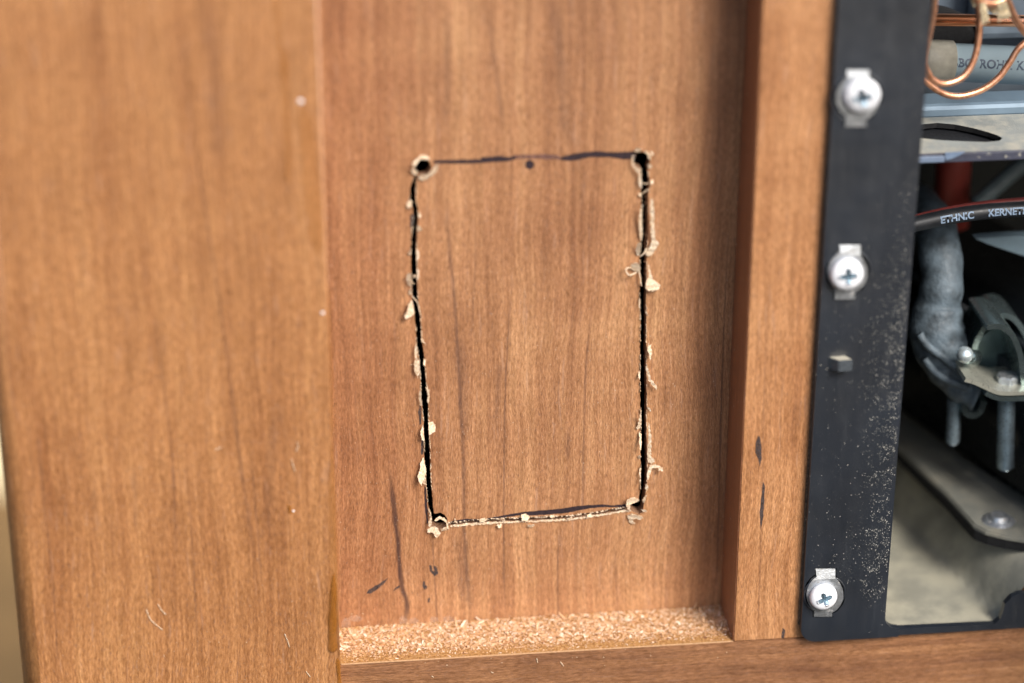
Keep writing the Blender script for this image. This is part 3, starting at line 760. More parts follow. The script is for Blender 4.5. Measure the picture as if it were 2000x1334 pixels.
def wood_pos(rnd):
    u = rnd.random()
    if u < .25: return P(rnd.uniform(680, 1440), 1262 + abs(rnd.gauss(0, 22)) + (1050 - 1000) * 0, YF - 0.00002) if rnd.random() < .5 else None
    if u < .5:
        c = P(rnd.uniform(672, 1400), 1222 - abs(rnd.gauss(0, 14)), -0.00002)
        return c if c.z > ZR + .0003 and c.x > XL + .001 else None
    if u < .75: 
        z = rnd.uniform(ZR + .001, TOP * .9); return Vector((XR0 - 0.0001, rnd.uniform(YF + .001, -.001), z))
    return P(rnd.uniform(90, 650), rnd.uniform(500, 1330), YB - 0.00002) if rnd.random() < .35 else None
specks('wood_dust', 420, wood_pos, 0.00005, 0.00018, M_dustw, 'light brown wood dust scattered over the wooden boards', 9)
# curled shavings on the boards
for i, (pts, yy) in enumerate([
    (zoomed(600, 1050, 3.077, [(1520, 745), (1530, 755), (1540, 770)]), YF), (zoomed(600, 1050, 3.077, [(1378, 722), (1382, 738), (1384, 750)]), YF),
    (zoomed(600, 1050, 3.077, [(1105, 805), (1118, 812)]), YF), (zoomed(600, 1050, 3.077, [(748, 830), (760, 838)]), YF),
    (zoomed(0, 634, 1.906, [(545, 1060), (560, 1095), (580, 1115), (605, 1135)]), YB), (zoomed(0, 634, 1.906, [(588, 1040), (602, 1062), (618, 1078)]), YB),
    (zoomed(0, 634, 1.906, [(1105, 435), (1110, 455), (1100, 470)]), YB), (zoomed(0, 634, 1.906, [(1060, 1150), (1072, 1180), (1078, 1200)]), YB),
    (zoomed(0, 634, 1.906, [(1085, 500), (1098, 545)]), YB), (zoomed(0, 634, 1.906, [(800, 465), (825, 455)]), YB), (zoomed(0, 634, 1.906, [(1140, 1290), (1155, 1310)]), YB)]):
    q = [P(a, b, yy) + Vector((0, -0.00015, 0)) for a, b in pts]
    o = tube('wood_shaving', q, 0.00009, M_fibre, None, 6, n=5)
    lab = ['rightmost pale shaving on the bottom rail just under the ledge edge', 'pale sliver beside the rightmost shaving on the bottom rail',
           'pale sliver on the bottom rail below the middle of the ledge', 'leftmost tiny pale sliver on the bottom rail front',
           'longest curved hair thin shaving low on the left board', 'shorter curl above the longest shaving on the left board',
           'uppermost pale scratch like shaving near the right side of the left board', 'shaving near the bottom right of the left board, level with the ledge',
           'pale shaving just above the small amber glue drop on the left board', 'faint shaving in the middle of the left board beside a dark vein', 'lowest pale shaving on the left board near the picture bottom'][i]
    tag(o, lab, 'shaving', ['shavings on the bottom rail', 'shavings on the left board'][0 if yy == YF else 1])

# ------------------------------------------------------------------ metal frame
frame = thing('mounting_frame', 'satin black metal mounting frame dusted with sawdust round the appliance opening', 'frame')
clips = [((1675, 190), 42, (1654, 1698, 137, 154), (1650, 1692, 229, 247), (1684, 188), 34),
         ((1655, 531), 39, (1640, 1681, 479, 505), (1630, 1670, 568, 584), (1655, 537), 32),
         ((1610.5, 1160), 36, (1594, 1632, 1112, 1128), (1589, 1625, 1190, 1203), (1609, 1167), 28.5)]
def clip_outline(c, r, top, bot, grow, y, grow_r=None):
    """ring with a tab above and below, outline in picture points -> xz"""
    cx, cy = c; gr = grow if grow_r is None else grow_r
    rr = r + gr; pts = []
    t0, t1, ty, _ = top; b0, b1, _, by = bot
    t0 -= grow; t1 += grow; b0 -= grow; b1 += grow; ty -= grow; by += grow
    def yon(x, s): return cy + s * math.sqrt(max(0, (rr * 1.05) ** 2 - (x - cx) ** 2))
    pts = [(t0, ty), (t1, ty)]
    a_s = math.atan2(yon(t1, -1) - cy, t1 - cx); a_e = math.atan2(yon(b1, 1) - cy, b1 - cx)
    for k in range(15):
        a = a_s + (a_e - a_s) * k / 14; pts.append((cx + rr * math.cos(a), cy + rr * 1.05 * math.sin(a)))
    pts += [(b1, by), (b0, by)]
    a_s = math.atan2(yon(b0, 1) - cy, b0 - cx); a_e = math.atan2(yon(t0, -1) - cy, t0 - cx) + 2 * math.pi
    for k in range(15):
        a = a_s + (a_e - a_s) * k / 14; pts.append((cx + rr * math.cos(a), cy + rr * 1.05 * math.sin(a)))
    return pxl(pts, y)
# plate
out = []
rr = 0.0038
for k in range(9):
    a = R(180 + 90 * k / 8); out.append((XM0 + rr + rr * math.cos(a), ZMB + rr + rr * math.sin(a)))
ri = 0.0036
out += [(XM1 + ri, ZMB)]
for k in range(9):
    a = R(-90 - 90 * k / 8); out.append((XM1 + ri + ri * math.cos(a), ZMI + ri + ri * math.sin(a)))
out += [(XM1, TOP), (XM0, TOP)]
YMB = YF - 0.0001
holes = [clip_outline(c, r_, t, b, 2.2, YM, 4.5) for c, r_, t, b, _, _ in clips]
bm = bmesh.new(); slab_bm(bm, out, holes, YM, YMB)
es = [e for e in bm.edges if len(e.link_faces) == 2 and all(abs(v.co.y - YM) < 1e-6 for v in e.verts) and e.calc_face_angle(0) > 1]
bmesh.ops.bevel(bm, geom=es, offset=0.00035, segments=2, profile=0.5, affect='EDGES')
obj('side_plate', bm, M_frame, frame)
# lower strip, set back a little, with a rounded lug at the right
Ys = YM + 0.0005
lug = pxl([(1942, 1219), (1953, 1210), (1959, 1195), (1963, 1180), (1975, 1167), (1990, 1160), (2010, 1158), (2040, 1160), (2058, 1175), (2066, 1195), (2074, 1208), (2090, 1212)], Ys)
strip = [(XM1 + ri + 0.0001, ZMB + 0.0001), (XRT, ZMB + 0.0001), (XRT, ZMI - 0.0001)] + lug[::-1] + [(XM1 + ri + 0.0001, ZMI - 0.0002)]
bm = bmesh.new(); slab_bm(bm, strip, [], Ys, YMB); obj('bottom_strip', bm, M_frame, frame)
# black sheets painting in the shade behind the clips, and a raised collar ring
for c, r_, t, b, _, _ in clips:
    bm = bmesh.new(); slab_bm(bm, clip_outline(c, r_, t, b, 6, YM, 8), [], YMB + 0.00002, YMB + 0.00006); obj('clip_shade', bm, M_black, frame)
    rs = r_ / 8500.0
    cc = P(c[0], c[1], YM); ring = [cc + Vector((math.cos(a) * (rs + 0.00075), -0.00002, math.sin(a) * (rs + 0.00075))) for a in [R(115 + k * 130 / 20) for k in range(21)]]
    bm = bmesh.new(); tube_bm(bm, ring, 0.00028, 8); obj('collar', bm, M_frame, frame, True)
    ring = [cc + Vector((math.cos(a) * (rs + 0.0007), -0.00002, math.sin(a) * (rs + 0.0007))) for a in [R(-50 + k * 110 / 20) for k in range(21)]]
    bm = bmesh.new(); tube_bm(bm, ring, 0.00022, 8); obj('collar', bm, M_frame, frame, True)
# peg
bm = bmesh.new()
bs = [P(a, b, YM + .0001) for a, b in ((1616, 697), (1652, 694), (1650, 722), (1618, 722))]
fs = [P(a, b, YM - 0.0024) for a, b in ((1639, 705), (1667, 703), (1665, 725), (1638, 727))]
vb = [bm.verts.new(v) for v in bs]; vf = [bm.verts.new(v) for v in fs]
bm.faces.new(vb); bm.faces.new(vf[::-1])
for i in range(4):
    f = bm.faces.new((vb[i], vb[(i + 1) % 4], vf[(i + 1) % 4], vf[i]));
    if i == 0: f.material_index = 1
bmesh.ops.bevel(bm, geom=[e for e in bm.edges if not all(abs(v.co.y - YM) < 2e-4 for v in e.verts)], offset=0.0002, segments=2, affect='EDGES')
peg = obj('peg', bm, [plain('grey_peg_metal', (0.055, 0.065, 0.075), 0.75, 0, 0.2, 1.0), plain('dusty_peg_top', (0.40, 0.37, 0.29), 0.9, 0, .3, 3.0)], frame); peg['label'] = 'small square locating peg with a dusty top'

# clips and screws
where = ['at the top of the black frame', 'above the square peg on the black frame', 'near the bottom corner of the black frame']
for i, (c, r_, t, b, hc, hr) in enumerate(clips):
    bm = bmesh.new()
    o_ = clip_outline(c, r_, t, b, 0, YM)
    slab_bm(bm, o_, [], YM - 0.0004, YM + 0.0005)
    es = [e for e in bm.edges if len(e.link_faces) == 2 and all(abs(v.co.y - (YM - 0.0004)) < 1e-6 for v in e.verts) and e.calc_face_angle(0) > 1]
    bmesh.ops.bevel(bm, geom=es, offset=0.00025, segments=2, profile=0.5, affect='EDGES')
    # bend the tabs back into their slots
    zc = P(c[0], c[1], YM).z; rs = r_ / 8500.0
    for v in bm.verts:
        d = abs(v.co.z - zc) - rs * 1.0
        if d > 0: v.co.y += d * (0.30 if v.co.z > zc else 0.02)
    tag(obj('spring_clip', bm, M_zinc, None), ('bright' if i == 0 else 'grey') + ' metal clip behind the white screw ' + where[i], 'clip', 'spring clips of the black frame')
    # screw
    sc_ = thing('screw', 'white enamelled cross-head screw ' + where[i], 'screw', 'white screws of the black frame')
    hs = hr / 8500.0; cc = P(hc[0], hc[1], YM - 0.0016); tilt = [(0.10, -0.12), (0.0, 0.0), (-0.03, 0.05)][i]; spin = [15, 4, 22][i]
    Mx = Matrix.Translation(cc) @ Matrix.Rotation(tilt[0], 4, 'X') @ Matrix.Rotation(tilt[1], 4, 'Z')
    def star(a, ro, ri_):
        k = abs(math.cos(2 * a)) ** 1.3; return ri_ + (ro - ri_) * k
    N = 96
    prof = [(0.90, 0.00115), (1.0, 0.0008), (1.0, 0.0002), (0.97, -0.0002), (0.88, -0.0006), (0.70, -0.00088), (0.50, -0.00100)]
    bm = bmesh.new(); rings = []
    for rf, yy in prof:
        rings.append([bm.verts.new(Mx @ Vector((rf * hs * math.cos(2 * math.pi * k / N), yy, rf * hs * math.sin(2 * math.pi * k / N)))) for k in range(N)])
    sp_ = R(spin); so_, si_ = 0.56 * hs, 0.22 * hs
    def sr(k, f=1.0):
        a = 2 * math.pi * k / N; q = star(a - sp_, so_, si_) * f; return q * math.cos(a), q * math.sin(a)
    rings.append([bm.verts.new(Mx @ Vector((sr(k)[0], -0.00104, sr(k)[1]))) for k in range(N)])
    for a_, b_ in zip(rings, rings[1:]):
        for k in range(N): bm.faces.new((a_[k], a_[(k + 1) % N], b_[(k + 1) % N], b_[k]))
    obj('head', bm, M_white, sc_, True)
    bm = bmesh.new(); rings = []
    for f, yy in ((1.0, -0.00103), (0.94, -0.0009), (0.62, -0.0001), (0.35, 0.0008)):
        rings.append([bm.verts.new(Mx @ Vector((sr(k, f)[0], yy, sr(k, f)[1]))) for k in range(N)])
    for a_, b_ in zip(rings, rings[1:]):
        for k in range(N): bm.faces.new((a_[k], a_[(k + 1) % N], b_[(k + 1) % N], b_[k]))
    bm.faces.new(rings[-1]); obj('cross_recess', bm, M_zinc2, sc_)
    bm = bmesh.new(); tube_bm(bm, [Mx @ Vector((0, .0010, 0)), cc + Vector((0, 0.010, 0))], 0.0022, 16); obj('shank', bm, M_zinc2, sc_, True)

exec_compartment = True
# ------------------------------------------------------------------ appliance compartment behind the frame
M_steel = plain('blue_grey_sheet_steel', (0.15, 0.19, 0.24), 0.45, 0.25, 0.35, 0.05, 0.1, 0.5, dust=(0.36, 0.35, 0.30), dustlo=0.5, dusthi=0.75, dscale=0.06)
M_shelf = plain('dusty_grey_shelf', (0.27, 0.29, 0.28), 0.8, 0.0, 0.2, 0.05, 0.4, 2.0, dust=(0.44, 0.42, 0.35), dustlo=0.38, dusthi=0.72, dscale=0.15)
M_tray = plain('dusty_floor_tray', (0.29, 0.28, 0.225), 0.75, 0.0, 0.18, 0.05, 0.3, 1.0, dust=(0.44, 0.41, 0.31), dustlo=0.35, dusthi=0.7, dscale=0.10)
M_lip = plain('violet_grey_lip', (0.05, 0.053, 0.078), 0.45, 0, 0.3, 0.2, dust=(0.4, 0.38, 0.32), dustlo=0.62, dusthi=0.7, dscale=0.6)
M_tank = plain('black_tank_plastic', (0.006, 0.008, 0.010), 0.30, 0, 0.2, 0.1, spec=0.25)
M_hose = plain('grey_hose_wrap', (0.075, 0.10, 0.12), 0.6, 0, 0.6, 0.22, 1.0, 0.9)
M_red = plain('red_plastic', (0.26, 0.04, 0.028), 0.5, 0, 0.2, 0.1)
M_redc = plain('dark_red_cable_sheath', (0.20, 0.035, 0.03), 0.5, 0, 0.2, 0.2)
M_cable = plain('black_cable_sheath', (0.02, 0.022, 0.026), 0.4, 0, 0.2, 0.2)
M_print = plain('pale_blue_cable_print', (0.28, 0.38, 0.52), 0.6, 0, 0.1)
M_pipe = plain('grey_white_plastic_pipe', (0.23, 0.30, 0.34), 0.5, 0, 0.15, 0.04)
M_inkb = plain('dark_blue_pipe_print', (0.02, 0.035, 0.06), 0.6, 0, 0.1)
M_rope = plain('frayed_cream_tape', (0.72, 0.60, 0.40), 0.9, 0, 0.3, 0.6, 0.8, 4)

# outer shell of the compartment
shell = thing('compartment', 'dark sheet metal compartment seen through the opening of the black frame', 'compartment')
XW = XM0 + 0.0155
ZFL = ZMB + 0.0012                          # floor level of the compartment
boxobj('back_wall', (XW, XRT, 0.135, 0.137, ZFL - .01, TOP), M_tank, shell)
boxobj('top_wall', (XW, XRT, YF + .0005, 0.135, TOP, TOP + .002), M_tank, shell)
boxobj('left_wall', (XW - .002, XW, YF + .0005, 0.135, ZFL - .01, TOP), M_tank, shell)
boxobj('right_wall', (XRT - .002, XRT, YF + .0005, 0.135, ZFL, TOP), M_tank, shell)
# floor tray: a pressed step running diagonally
def plan(px, py, h=0.0):
    v = PZ(px, py, ZFL + h); return Vector((v.x, v.y, 0))
A, B = plan(1748, 1005), plan(1957, 1208)
dirv = (B - A).normalized(); nrm = Vector((-dirv.y, dirv.x, 0))
if nrm.y < 0: nrm = -nrm
HS = 0.0145
def TAy(a, b): return PZ(a, b, ZFL + 0.0121).y
def step(s):
    s = s / 0.0115; s = max(0.0, min(1.0, s)); return HS * (1 - (1 - s) ** 2.3)
bm = bmesh.new(); nx, ny = 150, 130
xa, xb, ya, yb = XW, XRT - .002, YF + 0.0005, 0.134; V = []
for i in range(nx + 1):
    row = []
    for j in range(ny + 1):
        x = xa + (xb - xa) * i / nx; y = ya + (yb - ya) * j / ny
        s = (Vector((x, y, 0)) - A).dot(nrm)
        row.append(bm.verts.new((x, y, ZFL + step(s) + noise.noise(Vector((x * 60, y * 60, 0))) * 0.0002)))
    V.append(row)
for i in range(nx):
    for j in range(ny): bm.faces.new((V[i][j], V[i + 1][j], V[i + 1][j + 1], V[i][j + 1]))
obj('floor_tray', bm, M_tray, shell, True)
# strap plate on the upper level, with rivet
def plate_z(name, pts, z0, th, mat, parent, bev=0.0004):
    bm = bmesh.new(); q = [PZ(a, b, z0 + th) for a, b in pts]
    t = [bm.verts.new((v.x, v.y, z0 + th)) for v in q]; b_ = [bm.verts.new((v.x, v.y, z0)) for v in q]
    n = len(q); bm.faces.new(t); bm.faces.new(b_[::-1])
    for i in range(n): bm.faces.new((t[i], t[(i + 1) % n], b_[(i + 1) % n], b_[i]))
    bmesh.ops.recalc_face_normals(bm, faces=bm.faces)
    if bev: bmesh.ops.bevel(bm, geom=[e for e in bm.edges if e.calc_face_angle(0) > 1 and all(v.co.z > z0 + th * .9 for v in e.verts)], offset=bev, segments=2, affect='EDGES')
    return obj(name, bm, mat, parent)
print('Y', TAy(1740,812), TAy(2000,1000), PZ(1950,1016,ZFL+HS+.003).y, 'backy', 0)
strap = thing('strap_plate', 'dusty grey strap plate riveted beside the black tank above the floor tray', 'plate')
plate_z('plate', [(1690, 800), (1752, 872), (1800, 918), (1850, 966), (1888, 1008), (1902, 1024), (1925, 1036), (1965, 1046), (2060, 1062), (2150, 1050), (2060, 980), (1990, 960), (1900, 905), (1820, 850), (1740, 790)], ZFL + HS + 0.0022, 0.0012, plain('strap_steel', (0.22, 0.22, 0.19), 0.5, 0.2, 0.2, 0.06, dust=(0.30, 0.28, 0.22), dustlo=.4, dusthi=.7, dscale=.1), strap)
plate_z('gap_shade', [(1700, 820), (1755, 885), (1800, 930), (1850, 978), (1890, 1022), (1904, 1036), (1930, 1046), (1965, 1054), (2050, 1066), (2050, 980), (1900, 905), (1740, 800)], ZFL + HS - 0.0004, 0.0026, M_black, strap, 0)  # black slab put in as the shade of the gap under the plate
rv = PZ(1950, 1016, ZFL + HS + 0.0034)
for rr_, hh in ((0.0042, 0.0006), (0.0027, 0.0016)):
    bm = bmesh.new(); bmesh.ops.create_cone(bm, cap_ends=True, segments=32, radius1=rr_, radius2=rr_ * .75, depth=hh)
    for v in bm.verts: v.co += rv + Vector((0, 0, hh / 2))
    obj('rivet', bm, M_zinc, strap, False)
# black tank: large rounded box whose lower front edge runs diagonally behind the strap
tank = bmesh.new()
zt0 = ZFL + HS + 0.0036
TA, TB = PZ(1740, 812, zt0), PZ(2000, 1000, zt0)
d2 = (TB - TA); d2.z = 0; d2.normalize(); n2 = Vector((-d2.y, d2.x, 0));
if n2.y < 0: n2 = -n2
base = [TA - d2 * 0.03, TB + d2 * 0.08, TB + d2 * 0.08 + n2 * 0.05, TA - d2 * 0.03 + n2 * 0.05]
ht = P(1900, 470, TA.y + .02).z - zt0
lo = [tank.verts.new((v.x, v.y, zt0)) for v in base]; hi = [tank.verts.new((v.x, v.y, zt0 + ht)) for v in base]
tank.faces.new(lo[::-1]); tank.faces.new(hi)
for i in range(4): tank.faces.new((lo[i], lo[(i + 1) % 4], hi[(i + 1) % 4], hi[i]))
bmesh.ops.bevel(tank, geom=tank.edges[:], offset=0.005, segments=4, affect='EDGES')
tag(obj('black_tank', tank, M_tank, None, True), 'large glossy black tank filling the back of the compartment', 'tank')

# shelf with a long oval hole and dark front lip
ZS = P(1900, 297, -0.002).z
shelf = thing('shelf_plate', 'dusty grey metal shelf with a pointed oval hole across the compartment', 'shelf')
back_y = PZ(1900, 226, ZS).y
so_l = [(XW, -0.002), (XRT - .002, -0.002), (XRT - .002, back_y), (XW, back_y)]
hole = [PZ(a, b, ZS) for a, b in ((1760, 250), (1790, 244), (1830, 240), (1865, 243), (1900, 250), (1930, 258), (1950, 265), (1958, 270), (1952, 275), (1925, 277.5), (1885, 276), (1840, 274), (1800, 270), (1760, 264))]
hole = [(v.x, v.y) for v in hole]
bm = bmesh.new(); slab_bm(bm, so_l, [hole], 0, 1, 1)
for v in bm.verts: v.co = Vector((v.co.x, v.co.z, ZS if v.co.y < .5 else ZS - 0.0012))
obj('shelf_top', bm, [M_shelf, M_black], shelf)  # plate edges blackened to paint shade into the hole
zl = P(1900, 314, -0.0025).z
boxobj('front_lip', (XW, XRT - .002, -0.0030, -0.0021, zl, ZS + 0.0002), M_lip, shelf, 0.0002)
tabx = [P(x_, 305, -0.0035).x for x_ in (1790, 1846)]
boxobj('clear_tab', (tabx[0], tabx[1], -0.0036, -0.0031, zl + .0003, ZS - .0001), plain('pale_blue_plastic_tab', (0.17, 0.22, 0.31), 0.25, 0, 0.1), shelf, 0.0002)
bm = bmesh.new(); q = pxl([(1846, 299), (1885, 297), (1875, 303), (1862, 309), (1848, 313)], -0.0036); slab_bm(bm, q, [], -0.0036, -0.0031); obj('corner_gusset', bm, plain('pale_gusset', (0.17, 0.23, 0.33), 0.3, 0, 0.1), shelf)
boxobj('hole_shade', (XW, XRT - .002, -0.0019, back_y, ZS - 0.0022, ZS - 0.0018), plain('hole_shade_black', (0.012, 0.013, 0.016), .5, 0, .1), shelf)  # dark sheet added below the hole to paint in its shade
# ledge at the back of the shelf and wall above
zl1 = P(1900, 204, back_y).z
boxobj('back_ledge', (XW, XRT - .002, back_y + .0002, back_y + 0.010, ZS - .001, zl1), plain('pale_blue_ledge', (0.17, 0.24, 0.31), 0.4, 0.2, 0.15, 0.08), shelf, 0.0012)
boxobj('upper_wall', (XW, XRT - .002, back_y + 0.030, back_y + 0.032, ZS - 0.02, TOP), M_steel, shell)
wallp = plain('blue_steel_cover', (0.20, 0.25, 0.31), 0.35, 0.5, 0.4, 0.08)
x_a = P(1890, 60, back_y + .026).x
tag(boxobj('steel_cover', (x_a, XRT - .004, back_y + .020, back_y + .0295, P(1900, 82, back_y + .02).z, TOP - .002), wallp, None, 0.002), 'blue grey steel cover behind the copper pipe at the top right', 'cover')
# dark knob
bm = bmesh.new(); bmesh.ops.create_cone(bm, cap_ends=True, segments=40, radius1=0.0075, radius2=0.0068, depth=0.008)
kc = P(1835, 70, back_y + .022)
for v in bm.verts: v.co = Vector((v.co.x, v.co.z, v.co.y)) + kc
bmesh.ops.bevel(bm, geom=[e for e in bm.edges if e.calc_face_angle(0) > 1], offset=0.0015, segments=3, affect='EDGES')
tag(obj('dark_knob', bm, M_black, None, False), 'round black knob partly hidden behind the frame above the printed pipe', 'knob')
# printed plastic pipe
yp = back_y + 0.010
pa, pb = P(1790, 118, yp), P(2060, 131, yp); rp = 0.0046
pipe = thing('printed_pipe', 'grey white plastic pipe with dark printed letters behind the copper loops', 'pipe')
bm = bmesh.new(); dd = (pb - pa).normalized(); tube_bm(bm, [pa - dd * .01, pb + dd * 0.09], rp, 48); obj('pipe_wall', bm, M_pipe, pipe, True)
bm = bmesh.new(); tube_bm(bm, [pa - dd * .004, pa + dd * 0.0085], rp + .0006, 48); obj('sleeve', bm, plain('brown_grey_sleeve', (0.17, 0.16, 0.13), .6, 0, .2), pipe, True)
def text_on(name, body, size, mat, parent, place):
    cu = bpy.data.curves.new(name, 'FONT'); cu.body = body; cu.size = size; cu.resolution_u = 3; cu.offset = size * 0.03
    to = bpy.data.objects.new(name, cu); C.objects.link(to)
    me = bpy.data.meshes.new_from_object(to.evaluated_get(bpy.context.evaluated_depsgraph_get()))
    C.objects.unlink(to); bpy.data.objects.remove(to)
    for v in me.vertices: v.co = place(v.co.x, v.co.y)
    me.name = name
    return link(name, me, mat, parent)
def on_cyl(orig, u, up, rad, r0, tilt=0.0):
    """wrap (x along axis, y round the axis) onto a cylinder; r0 = starting angle"""
    fwd = u.cross(up)            # towards the viewer
    def f(x, y):
        a = r0 + y / rad
        return orig + u * x + (up * math.sin(a) + fwd * math.cos(a)) * rad
    return f
up = Vector((0, 0, 1)); up = (up - dd * up.dot(dd)).normalized()
fw = dd.cross(up)
if fw.y > 0: pass
tx = P(1858, 126, yp - rp)
def place_pipe(x, y):
    a = R(12) + (y - 0.0006) / rp
    base = pa + dd * ((tx - pa).dot(dd) + x)
    return base + (up * math.sin(a) + Vector((0, -1, 0)) * math.cos(a)) * (rp + 0.00006)
text_on('printed_letters', 'BBC  ROHFI KR1', 0.0029, M_inkb, pipe, place_pipe)

# copper pipework
yc = 0.016
cp = thing('copper_pipe', 'straight bright copper pipe running across the top of the opening', 'pipe')
pp0, pp1 = P(1790, 38, yc + .012), P(2060, 42, yc + .012); dcp = (pp1 - pp0).normalized()
bm = bmesh.new(); tube_bm(bm, [pp0 - dcp * .02, pp1 + dcp * .08], 0.00145, 24); obj('pipe_wall', bm, M_copper, cp, True)
def cpx(pts, y0, y1):
    n = len(pts); return [P(a, b, y0 + (y1 - y0) * i / (n - 1)) for i, (a, b) in enumerate(pts)]
t1 = tube('copper_capillary', cpx([(1829, -60), (1827, -20), (1822, 30), (1812, 80), (1806, 120), (1812, 142), (1822, 156), (1840, 163.5), (1862, 160), (1884, 147), (1900, 122), (1909, 90), (1913, 50), (1911, 10), (1906, -50)], 0.002, 0.010), 0.00078, M_copper_wire, None, 20)
tag(t1, 'thin copper capillary bent into a tight inner loop', 'copper tube', 'copper capillary loops')
t2 = tube('copper_capillary', cpx([(1770, 120), (1790, 145), (1812, 162), (1834, 178), (1858, 187), (1886, 186), (1920, 174), (1950, 152), (1972, 122), (1990, 94), (2015, 78), (2060, 66)], 0.012, 0.016), 0.00078, M_copper_wire, None, 20)
tag(t2, 'thin copper capillary bent into the wider lower loop', 'copper tube', 'copper capillary loops')
t3 = tube('copper_capillary', cpx([(1955, -40), (1966, -5), (1978, 26), (1992, 50), (2012, 72), (2050, 100)], 0.006, 0.010), 0.0009, M_copper_wire, None, 20)
tag(t3, 'copper capillary slanting down past the frayed tape', 'copper tube', 'copper capillary loops')
t4 = tube('copper_coil', cpx([(1896, -60), (1900, -20), (1912, 0), (1932, 7), (1952, 4), (1964, -12), (1966, -60)], 0.002, 0.006), 0.0009, M_copper_wire, None, 20)
tag(t4, 'thick copper bend at the top edge above the frayed tape', 'copper tube', 'copper capillary loops')
# frayed tape ties
rnd = random.Random(8)
def fray(name, px0, py0, px1, py1, wpx, yy, label):
    bm = bmesh.new(); a = P(px0, py0, yy); b = P(px1, py1, yy); ax = (b - a); S = Vector((ax.z, 0, -ax.x)).normalized()
    wv = wpx / 17000.0
    for k in range(70):
        s = rnd.uniform(-1, 1); L0 = rnd.uniform(0, .25); L1 = rnd.uniform(.7, 1.15)
        pts = []
        for q in range(4):
            t = L0 + (L1 - L0) * q / 3
            pts.append(a + ax * t + S * (s * wv * (0.8 + 0.35 * t)) + Vector((rnd.gauss(0, .00008), rnd.gauss(0, .0003), rnd.gauss(0, .00008))))
        tube_bm(bm, pts, rnd.uniform(.00005, .00012), 4)
    return tag(obj(name, bm, M_rope), label, 'tape')
fray('frayed_tape', 1919, 4, 1923, 42, 13, 0.002, 'frayed cream tape end hanging left under the copper bend')
fray('frayed_tape', 1956, 2, 1962, 34, 22, 0.002, 'wider frayed tan tape end hanging right under the copper bend')
fray('frayed_tape', 1896, -10, 1906, 10, 10, 0.004, 'small frayed tape scrap left of the copper bend')
fray('frayed_tape', 1930, 12, 1946, 22, 12, 0.006, 'short frayed scrap of tape between the two longer ends')

# beneath the shelf: red part, bar, cables
yr = 0.060
bm = bmesh.new(); a = P(1857, 300, yr); b = P(1857, 440, yr)
tube_bm(bm, [Vector((a.x, a.y, ZS - 0.004)), b], 0.0046, 32); 
red = obj('red_cylinder', bm, M_red, None, True); tag(red, 'blurred red cylinder under the shelf behind the cables', 'red part')
tag(tube('grey_bar', [P(1905, 400, 0.05), P(1985, 330, 0.055), P(2040, 285, .06)], 0.0022, plain('dark_grey_bar_paint', (0.10, 0.13, 0.14), .5, 0, .2), None, 20), 'dark grey bar slanting up behind the cables', 'bar')
tag(tube('red_cable', cpx([(1740, 442), (1800, 424), (1860, 410), (1920, 401), (1990, 394), (2080, 388)], 0.019, 0.019), 0.00105, M_redc, None, 20), 'thin dark red cable lying along the top of the black cable', 'cable')
cpts = cpx([(1730, 452), (1790, 437), (1850, 424), (1910, 415), (1970, 410), (2080, 404)], 0.016, 0.016)
cable = thing('black_cable', 'black cable with pale blue printing crossing the opening', 'cable')
sp_c = spline(cpts, 14); bm = bmesh.new(); tube_bm(bm, sp_c, 0.0019, 28); obj('sheath', bm, M_cable, cable, True)
def place_cable(s0):
    # arc-length lookup along the cable
    acc = [0.0]
    for a, b in zip(sp_c, sp_c[1:]): acc.append(acc[-1] + (b - a).length)
    st = min(range(len(sp_c)), key=lambda i: (sp_c[i] - P(s0, 430, 0.016)).xz.length if hasattr((sp_c[i] - P(s0, 430, 0.016)), 'xz') else abs(sp_c[i].x - P(s0, 430, .016).x))
    def f(x, y):
        s = acc[st] + x; i = 0
        while i < len(acc) - 2 and acc[i + 1] < s: i += 1
        t = (s - acc[i]) / max(1e-9, acc[i + 1] - acc[i]); c = sp_c[i].lerp(sp_c[i + 1], t)
        T = (sp_c[i + 1] - sp_c[i]).normalized(); U_ = Vector((-T.z, 0, T.x)); a = R(8) + (y - 0.0007) / 0.0019
        return c + (U_ * math.sin(a) + Vector((0, -1, 0)) * math.cos(a)) * 0.00206
    return f
text_on('cable_print', 'ETHNIC', 0.0023, M_print, cable, place_cable(1832))
text_on('cable_print', 'KERNETEK', 0.0023, M_print, cable, place_cable(1924))

# grey wrapped hose
hp = cpx([(1852, 452), (1846, 474), (1840, 540), (1832, 600), (1830, 650), (1848, 705), (1880, 748), (1915, 765)], 0.028, 0.014)
hp[0].y += .03; hp[1].y += .010; hp[0].z -= .004
def hr_(t): return 0.0050 + 0.0015 * math.exp(-((t - .55) / .22) ** 2) + 0.00018 * math.sin(t * 60) + 0.0004 * math.sin(t * 13)
tag(tube('wrapped_hose', hp, 0.005, M_hose, None, 32, rfun=hr_, n=16), 'thick grey wrapped hose curving down to the pipe clamp', 'hose')
for k, (a0, b0, a1, b1) in enumerate([((1796, 652), (1812, 676), (1850, 704), (1888, 738)), ((1806, 700), (1824, 724), (1852, 742), (1890, 758))]):
    tag(tube('hose_strand', cpx([a0, b0, a1, b1], 0.0145, 0.011), 0.0010, M_hose, None, 14), ['upper', 'lower'][k] + ' loose grey strand wrapped diagonally over the hose', 'strand', 'strands on the hose')

